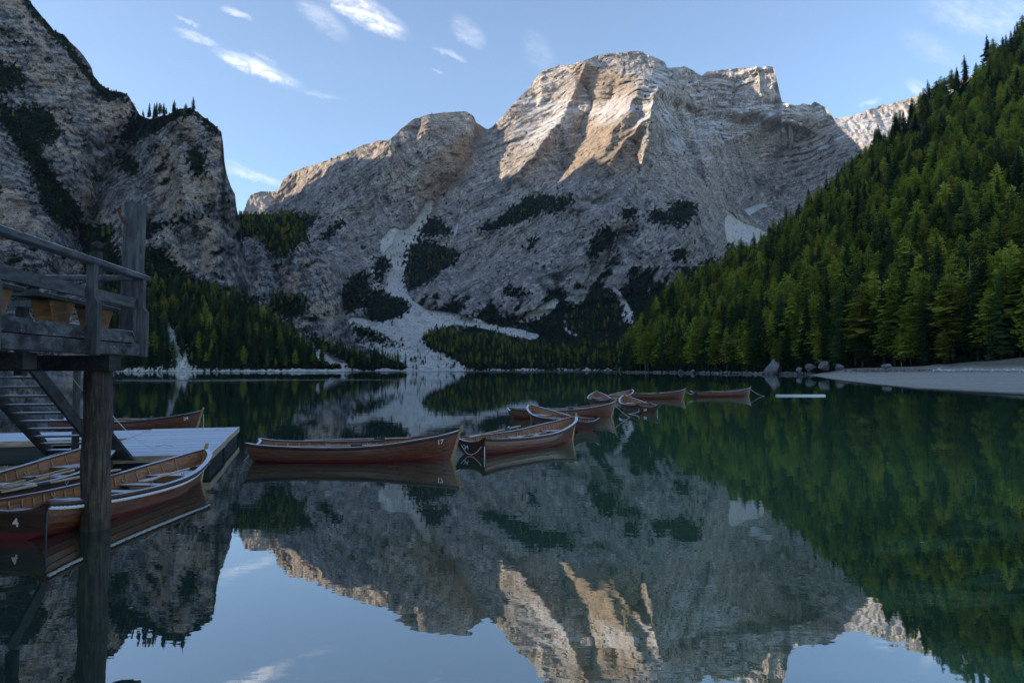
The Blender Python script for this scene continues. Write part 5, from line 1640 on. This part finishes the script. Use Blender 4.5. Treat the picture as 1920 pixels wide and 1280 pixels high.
# ------------------------------------------------------------------ stairs down to the dock
stt = empty('dock_stairs', (-10.05, 13.5 * KY, .4)); tag(stt, 'steep open wooden stairs with frosted treads leading down to the dock', 'stairs')
SD = Vector((.16, -1, 0)).normalized(); SP = Vector((1, .16, 0)).normalized()
for k in range(12):
    c = Vector((0, 0, .0)) + SD * (.285 * k) + Vector((0, 0, .055 + .186 * k))
    mb2 = MB(); mb2.bar(c - SP * .50, c + SP * .50, .25, .04, bev=.004); mb2.build('tread', M_TREAD, stt)
top_ = SD * (.285 * 12) + Vector((0, 0, .055 + .186 * 12))
for sg in (-1, 1):
    mb2 = MB(); mb2.bar(SP * (.53 * sg) + SD * -.25 + Vector((0, 0, -.10)), SP * (.53 * sg) + top_, .06, .27); mb2.build('stringer', M_DARKT, stt)
for sg, lab in ((-1, 'left'), (1, 'right')):
    p0_ = stt.location + SP * (.53 * sg) + Vector((0, 0, .95)); p1_ = p0_ + top_
    rope([p0_ + Vector((0, .1, 0)), p1_], .010, f'sagging handrail rope on the {lab} side of the stairs', M_ROPE2, sag=.18, name='handrail_rope')

# ------------------------------------------------------------------ right beach and stones
m_, t_ = material('beach_gravel')
po = t_.n('ShaderNodeNewGeometry').outputs['Position']
g1 = t_.noise(po, 1.2, 6, 0.75); g2 = t_.noise(t_.mapping(po, (.03, .4, 1)), 1.0, 4, 0.6); g3 = t_.noise(po, 0.12, 3, .6)
cc = t_.mix(t_.sstep(g1, .3, .7), (0.26, 0.23, 0.195), (0.48, 0.43, 0.37))
cc = t_.mix(t_.math('MULTIPLY', t_.sstep(g2, .42, .62), .45), cc, (0.50, 0.46, 0.40))
zz = t_.n('ShaderNodeSeparateXYZ', {0: po}).outputs[2]
cc = t_.mix(t_.math('MULTIPLY', t_.sstep(t_.math('ADD', zz, t_.math('MULTIPLY', g3, 2.0)), 3.2, 4.6), .6), cc, (0.07, 0.085, 0.035))
cc = t_.mix(t_.sstep(zz, 0.10, 0.02), cc, (0.06, 0.055, 0.05))
t_.n('ShaderNodeOutputMaterial', {0: t_.n('ShaderNodeBsdfDiffuse', {'Color': cc, 'Normal': t_.n('ShaderNodeBump', {'Strength': .8, 'Distance': .15, 'Height': g1}).outputs[0]}).outputs[0]})
M_GRAVEL = m_
ux = np.concatenate([np.linspace(1513, 1600, 40), np.linspace(1604, 2000, 130), np.linspace(2010, 2700, 40)])
ysr = np.interp(ux, [1513, 1560, 1640, 1720, 1920, 2700], [702.8, 711.5, 722, 731, 742, 790])
Ds_ = CAMH * F / (ysr - 692)
Dst = np.interp(ux, [1513, 1585, 1700, 1920, 2700], [278, 232, 192, 154, 116])
yst = np.interp(ux, [1513, 1580, 1700, 2700], [702.3, 697.6, 697.2, 699])
ybk = np.interp(ux, [1513, 1585, 1650, 1700, 1780, 1850, 1920, 2700], [701.5, 690, 689.5, 687, 681, 675, 672, 640])
rows_ = []
sx, sy, sz = Pn(ux, ysr, Ds_); stx, sty, stz = Pn(ux, yst, Dst); bx_, by_, bz_ = Pn(ux, ybk, Dst + 20)
def row(x_, y_, z_): rows_.append(np.stack([x_, y_, z_], -1))
row(sx, sy - 2.5, sz - .25)
for q in np.linspace(0, 1, 22): row(sx + (stx - sx) * q, sy + (sty - sy) * q, sz + (stz - sz) * (q ** 1.15))
for q in np.linspace(.1, 1, 9): row(stx + (bx_ - stx) * q, sty + (by_ - sty) * q, stz + .0 + (bz_ - stz) * (q ** .8))
row(bx_ * 1.3, by_ + 60, bz_ + 1.0)
Vb = np.stack(rows_)
Vb[1:, :, 2] += .10 * fbm(Vb[1:, :, 0] / 4, Vb[1:, :, 1] / 4, Vb[1:, :, 2] * 0, 4, 301)[:, :] * np.clip(np.arange(Vb.shape[0] - 1) / 4, 0, 1)[:, None]
Vb[24:, :, 2] += .8 * fbm(Vb[24:, :, 0] / 14, Vb[24:, :, 1] / 14, Vb[24:, :, 2] * 0, 4, 302)
nr, nc = Vb.shape[:2]; idx = np.arange(nr * nc).reshape(nr, nc)
me = np_mesh('gravel_beach', Vb.reshape(-1, 3), np.stack([idx[:-1, :-1], idx[:-1, 1:], idx[1:, 1:], idx[1:, :-1]], -1).reshape(-1, 4), M_GRAVEL, True)
tag(link('gravel_beach', me), 'flat grey gravel beach on the right shore', None, None, 'structure')


def stone_mat(name, c0, c1, sc=3.0):
    m, t = material(name)
    po = t.n('ShaderNodeNewGeometry').outputs['Position']
    a = t.noise(po, sc * .15, 6, .7); b_ = t.noise(t.mapping(po, (1, 1, .4)), sc * .5, 5, .75)
    c = t.mix(t.sstep(a, .36, .62), c0, c1)
    c = t.mix(t.math('MULTIPLY', t.sstep(b_, .52, .66), .6), c, tuple(q * .35 for q in c0))
    t.n('ShaderNodeOutputMaterial', {0: t.n('ShaderNodeBsdfDiffuse', {'Color': c, 'Normal': t.n('ShaderNodeBump', {'Strength': .9, 'Distance': .25 * 3 / sc, 'Height': b_}).outputs[0]}).outputs[0]})
    return m


M_STONE = stone_mat('grey_boulder', (0.13, 0.13, 0.125), (0.33, 0.31, 0.29))
M_PALE = stone_mat('pale_block', (0.55, 0.55, 0.55), (0.75, 0.75, 0.75), 8)
from mathutils import noise as mn_


def rock_mesh(seed, sub=3, rough=.35, box=0.0):
    bm = bmesh.new(); bmesh.ops.create_icosphere(bm, subdivisions=sub, radius=1)
    rs = random.Random(seed); off = Vector((rs.uniform(0, 50), rs.uniform(0, 50), rs.uniform(0, 50)))
    pl = [(Vector((rs.gauss(0, 1), rs.gauss(0, 1), rs.gauss(0, 1))).normalized(), rs.uniform(.42, .85)) for _ in range(15)]
    for v in bm.verts:
        c = v.co.copy()
        for n_, d_ in pl:
            e = c.dot(n_) - d_
            if e > 0: c -= n_ * e
        c += c.normalized() * (mn_.fractal(c * 2.1 + off, .9, 2.0, 4) * rough * .22)
        v.co = c
    me = bpy.data.meshes.new('boulder'); bm.to_mesh(me); bm.free()
    return me


RM = [rock_mesh(s_, 2, .4) for s_ in range(6)]
for me in RM: me.materials.append(M_PALE)
RG = [rock_mesh(s_ + 20, 2, .5) for s_ in range(5)]
for me in RG: me.materials.append(M_STONE)
bigm = rock_mesh(77, 4, .55); bigm.materials.append(M_STONE)
o = link('boulder', bigm); pB = P(1452, 694, 305); o.location = (pB.x, pB.y, 3.0); o.scale = (6.0, 5.0, 5.0); o.rotation_euler = (.1, .25, 1.1)
tag(o, 'house-sized grey boulder standing at the water edge under the larches', 'boulder')
rk = random.Random(5)
x_ = 1752.0; k = 0
while x_ < 1925:
    wpx = rk.uniform(6.5, 11)
    D_ = float(np.interp(x_, [1513, 1585, 1700, 1920, 2700], [278, 232, 192, 154, 116])) - .8
    p = P(x_, 696.2 + rk.uniform(-.6, .9), D_)
    o = link('pale_boulder', RM[rk.randrange(6)]); s_ = wpx / 2 * D_ / F
    o.location = p + Vector((0, 0, .25)); o.scale = (s_ * 1.25, s_ * 1.1, s_ * rk.uniform(.75, .95)); o.rotation_euler = (0, 0, rk.uniform(0, 3))
    if x_ < 1790: lab = 'pale block at the left end of the stone row on the beach'
    elif x_ < 1860: lab = 'pale block in the middle of the stone row on the beach'
    else: lab = 'pale block toward the right edge in the stone row on the beach'
    tag(o, lab, 'boulder', lab + 's')
    x_ += wpx * 1.04; k += 1


def pile_of_rocks(name, label, spots, mats):
    Vs = []; Fs = []; off = 0
    bases = []
    for me in RG + RM[:2]:
        v = np.empty(len(me.vertices) * 3, np.float32); me.vertices.foreach_get('co', v)
        f = np.empty(len(me.polygons) * 3, np.int32); me.polygons.foreach_get('vertices', f)
        bases.append((v.reshape(-1, 3), f.reshape(-1, 3)))
    for p, s_ in spots:
        v, f = bases[rk.randrange(len(bases))]
        a = rk.uniform(0, 6.28); ca, sa = math.cos(a), math.sin(a)
        Rm = np.array([[ca, -sa, 0], [sa, ca, 0], [0, 0, 1]])
        Vs.append((v * np.array([s_, s_ * rk.uniform(.7, 1.1), s_ * rk.uniform(.5, .9)])) @ Rm.T + np.array(p)); Fs.append(f + off); off += len(v)
    me = np_mesh(name, np.concatenate(Vs), np.concatenate(Fs), mats)
    tag(link(name, me), label, None, None, 'stuff')


small = []
small_src = rock_mesh(3, 1, .3)
spots = []
for _ in range(420):
    x_ = rk.uniform(1582, 1755); D_ = float(np.interp(x_, [1513, 1585, 1700, 1920], [278, 232, 192, 154]))
    spots.append((P(x_, rk.uniform(691.5, 697.5), D_ + rk.uniform(-1, 6)), rk.uniform(.15, .42) * D_ / 180))
pile_of_rocks('rubble_bank', 'low bank of loose grey stones along the back of the gravel beach', spots, stone_mat('rubble', (0.15, 0.14, 0.13), (0.40, 0.38, 0.35), 9))
spots = []
for _ in range(520):
    x_ = rk.uniform(1168, 1530)
    D_ = float(np.interp(x_, [1170, 1250, 1350, 1440, 1520], [504, 446, 368, 318, 274]))
    p = P(x_, 696, D_ - 1.5); spots.append(((p.x, p.y + rk.uniform(-2, 3), rk.uniform(-.1, .9)), rk.uniform(.3, 1.1)))
pile_of_rocks('shore_rubble', 'stones along the water edge at the foot of the right-hand forest', spots, M_STONE)
for (x_, y_, s_, D_, lab) in ((1520, 688, 2.6, 269, 'mossy dark boulder left of the rock cluster behind the beach tip'), (1548, 684, 2.9, 256, 'largest boulder in the rock cluster behind the beach tip'), (1572, 688, 2.2, 243, 'slanting boulder at the right of the rock cluster behind the beach tip'),
                              (1500, 692, 1.7, 278, 'low boulder at the water between the big boulder and the beach tip'), (1277, 696, 2.2, 417, 'dark low boulder at the water edge left of the big boulder'), (1300, 695, 1.5, 394, 'small dark boulder beside the low dark one at the water edge'),
                              (1662, 686, 1.6, 202, 'pale boulder standing up behind the rubble bank')):
    o = link('boulder', RG[rk.randrange(5)]); p = P(x_, y_, D_); o.location = p; o.scale = (s_, s_ * .9, s_ * .75); o.rotation_euler = (0, 0, rk.uniform(0, 3)); tag(o, lab, 'boulder')


def marker(x_, y0_, y1_, D_, label):
    a, b_ = P(x_, y1_, D_), P(x_, y0_, D_)
    mb3 = MB(); mb3.tube([a - Vector((0, 0, .3)), b_], [.10, .09], 7); tag(mb3.build('marker_post', M_STEM), label, 'post')


marker(1690, 679.5, 688, 200, 'short wooden stake behind the rubble bank on the right shore')

# bleached dead trunks in the right forest
for (x_, y_, h_, lab) in ((1806, 640, 26, 'bleached dead trunk standing bare in the right-hand forest'), (1207, 694, 15, 'crooked bleached dead tree at the left end of the right-hand forest')):
    p, _, _ = surf('forest_slope', x_, y_)
    p = p * 1.0; p.y -= 4
    root = empty('dead_tree', p); tag(root, lab, 'tree')
    mb3 = MB(); mb3.tube([(0, 0, 0), (.1, 0, h_ * .5), (.0, 0, h_)], [.30, .2, .04], 7); mb3.build('trunk', plain('bleached_wood_' + str(x_), (0.36, 0.34, 0.31), .9), root)
    for q in range(14):
        z_ = h_ * rk.uniform(.25, .95); a = rk.uniform(0, 6.28); L_ = rk.uniform(.8, 2.6) * (1.1 - z_ / h_)
        mb3 = MB(); mb3.tube([(0.05, 0, z_), (L_ * math.cos(a), L_ * math.sin(a), z_ + L_ * rk.uniform(-.3, .3))], [.05, .015], 4); mb3.build('branch', M_BARK, root)


# ------------------------------------------------------------------ walkers on the far-left beach
def walker(x_, y_, coat, label, stride=.2):
    p, _, _ = surf('left_cliff', x_, y_)
    if p.z < .3: p.z = .35
    me = bpy.data.meshes.new('body')
    V = [(0, 0, .95), (.09, 0, .92), (.11 + .02, stride * .5, .5), (.12, stride, .05), (-.09, 0, .92), (-.11, -stride * .5, .5), (-.12, -stride, .05), (0, 0, 1.2), (0, 0, 1.42), (.19, 0, 1.40), (.25, .08, 1.12), (.24, .2, .92), (-.19, 0, 1.40), (-.25, -.08, 1.12), (-.24, -.18, .92), (0, 0, 1.52), (0, .01, 1.66), (.12, stride + .14, .03), (-.12, -stride + .14, .03)]
    E = [(0, 1), (1, 2), (2, 3), (3, 17), (0, 4), (4, 5), (5, 6), (6, 18), (0, 7), (7, 8), (8, 9), (9, 10), (10, 11), (8, 12), (12, 13), (13, 14), (8, 15), (15, 16)]
    rr = [.15, .10, .065, .045, .10, .065, .045, .15, .15, .075, .05, .035, .075, .05, .035, .06, .10, .04, .04]
    me.from_pydata(V, E, [])
    me.materials.append(coat)
    root = link('person', me)
    root.location = p
    md = root.modifiers.new('skin', 'SKIN')
    for v_, r_ in zip(me.skin_vertices[0].data, rr): v_.radius = (r_, r_)
    me.skin_vertices[0].data[0].use_root = True
    sb = root.modifiers.new('sub', 'SUBSURF'); sb.levels = 1; sb.render_levels = 1
    tag(root, label, 'person', 'walkers on the left beach')


walker(307, 692, M_BLACK, 'distant person in dark clothes walking on the left beach, left of the pair', .22)
walker(311, 692, plain('grey_coat', (0.05, 0.05, 0.07), .9), 'distant person in dark grey walking on the left beach, right of the pair', .15)
walker(337, 693, M_BLACK, 'distant person in dark clothes standing alone on the left beach', .05)

# ------------------------------------------------------------------ leaves on the water
Vl = []; Fl = []
for _ in range(90):
    D_ = rk.uniform(4.6, 30) if rk.random() < .8 else rk.uniform(30, 60)
    x_ = rk.uniform(-.85, .85) * D_; s_ = rk.uniform(.010, .026)
    a = rk.uniform(0, 6.28); o_ = len(Vl)
    for q in range(5):
        an = a + q * 1.2566; Vl.append((x_ + s_ * math.cos(an) * (1.6 if q % 2 else 1), D_ + s_ * math.sin(an), .004 + .002 * (q % 2)))
    Fl.append((o_, o_ + 1, o_ + 2, o_ + 3, o_ + 4))
me = bpy.data.meshes.new('floating_leaves'); me.from_pydata(Vl, [], Fl); me.materials.append(plain('pale_leaf', (0.42, 0.36, 0.22), .8))
tag(link('floating_leaves', me), 'small pale leaves floating on the water', None, None, 'stuff')

# ------------------------------------------------------------------ thin valley haze
m_, t_ = material('valley_air')
t_.n('ShaderNodeOutputMaterial', {'Volume': t_.n('ShaderNodeVolumePrincipled', {'Color': (0.80, 0.88, 1.0, 1), 'Density': 0.00003, 'Anisotropy': 0.2}).outputs[0]})
mb3 = MB(); mb3.box((-300, 1500, 1140), (8800, 7400, 2290))
tag(mb3.build('haze', m_), 'thin blue morning haze in the valley air', None, None, 'stuff')
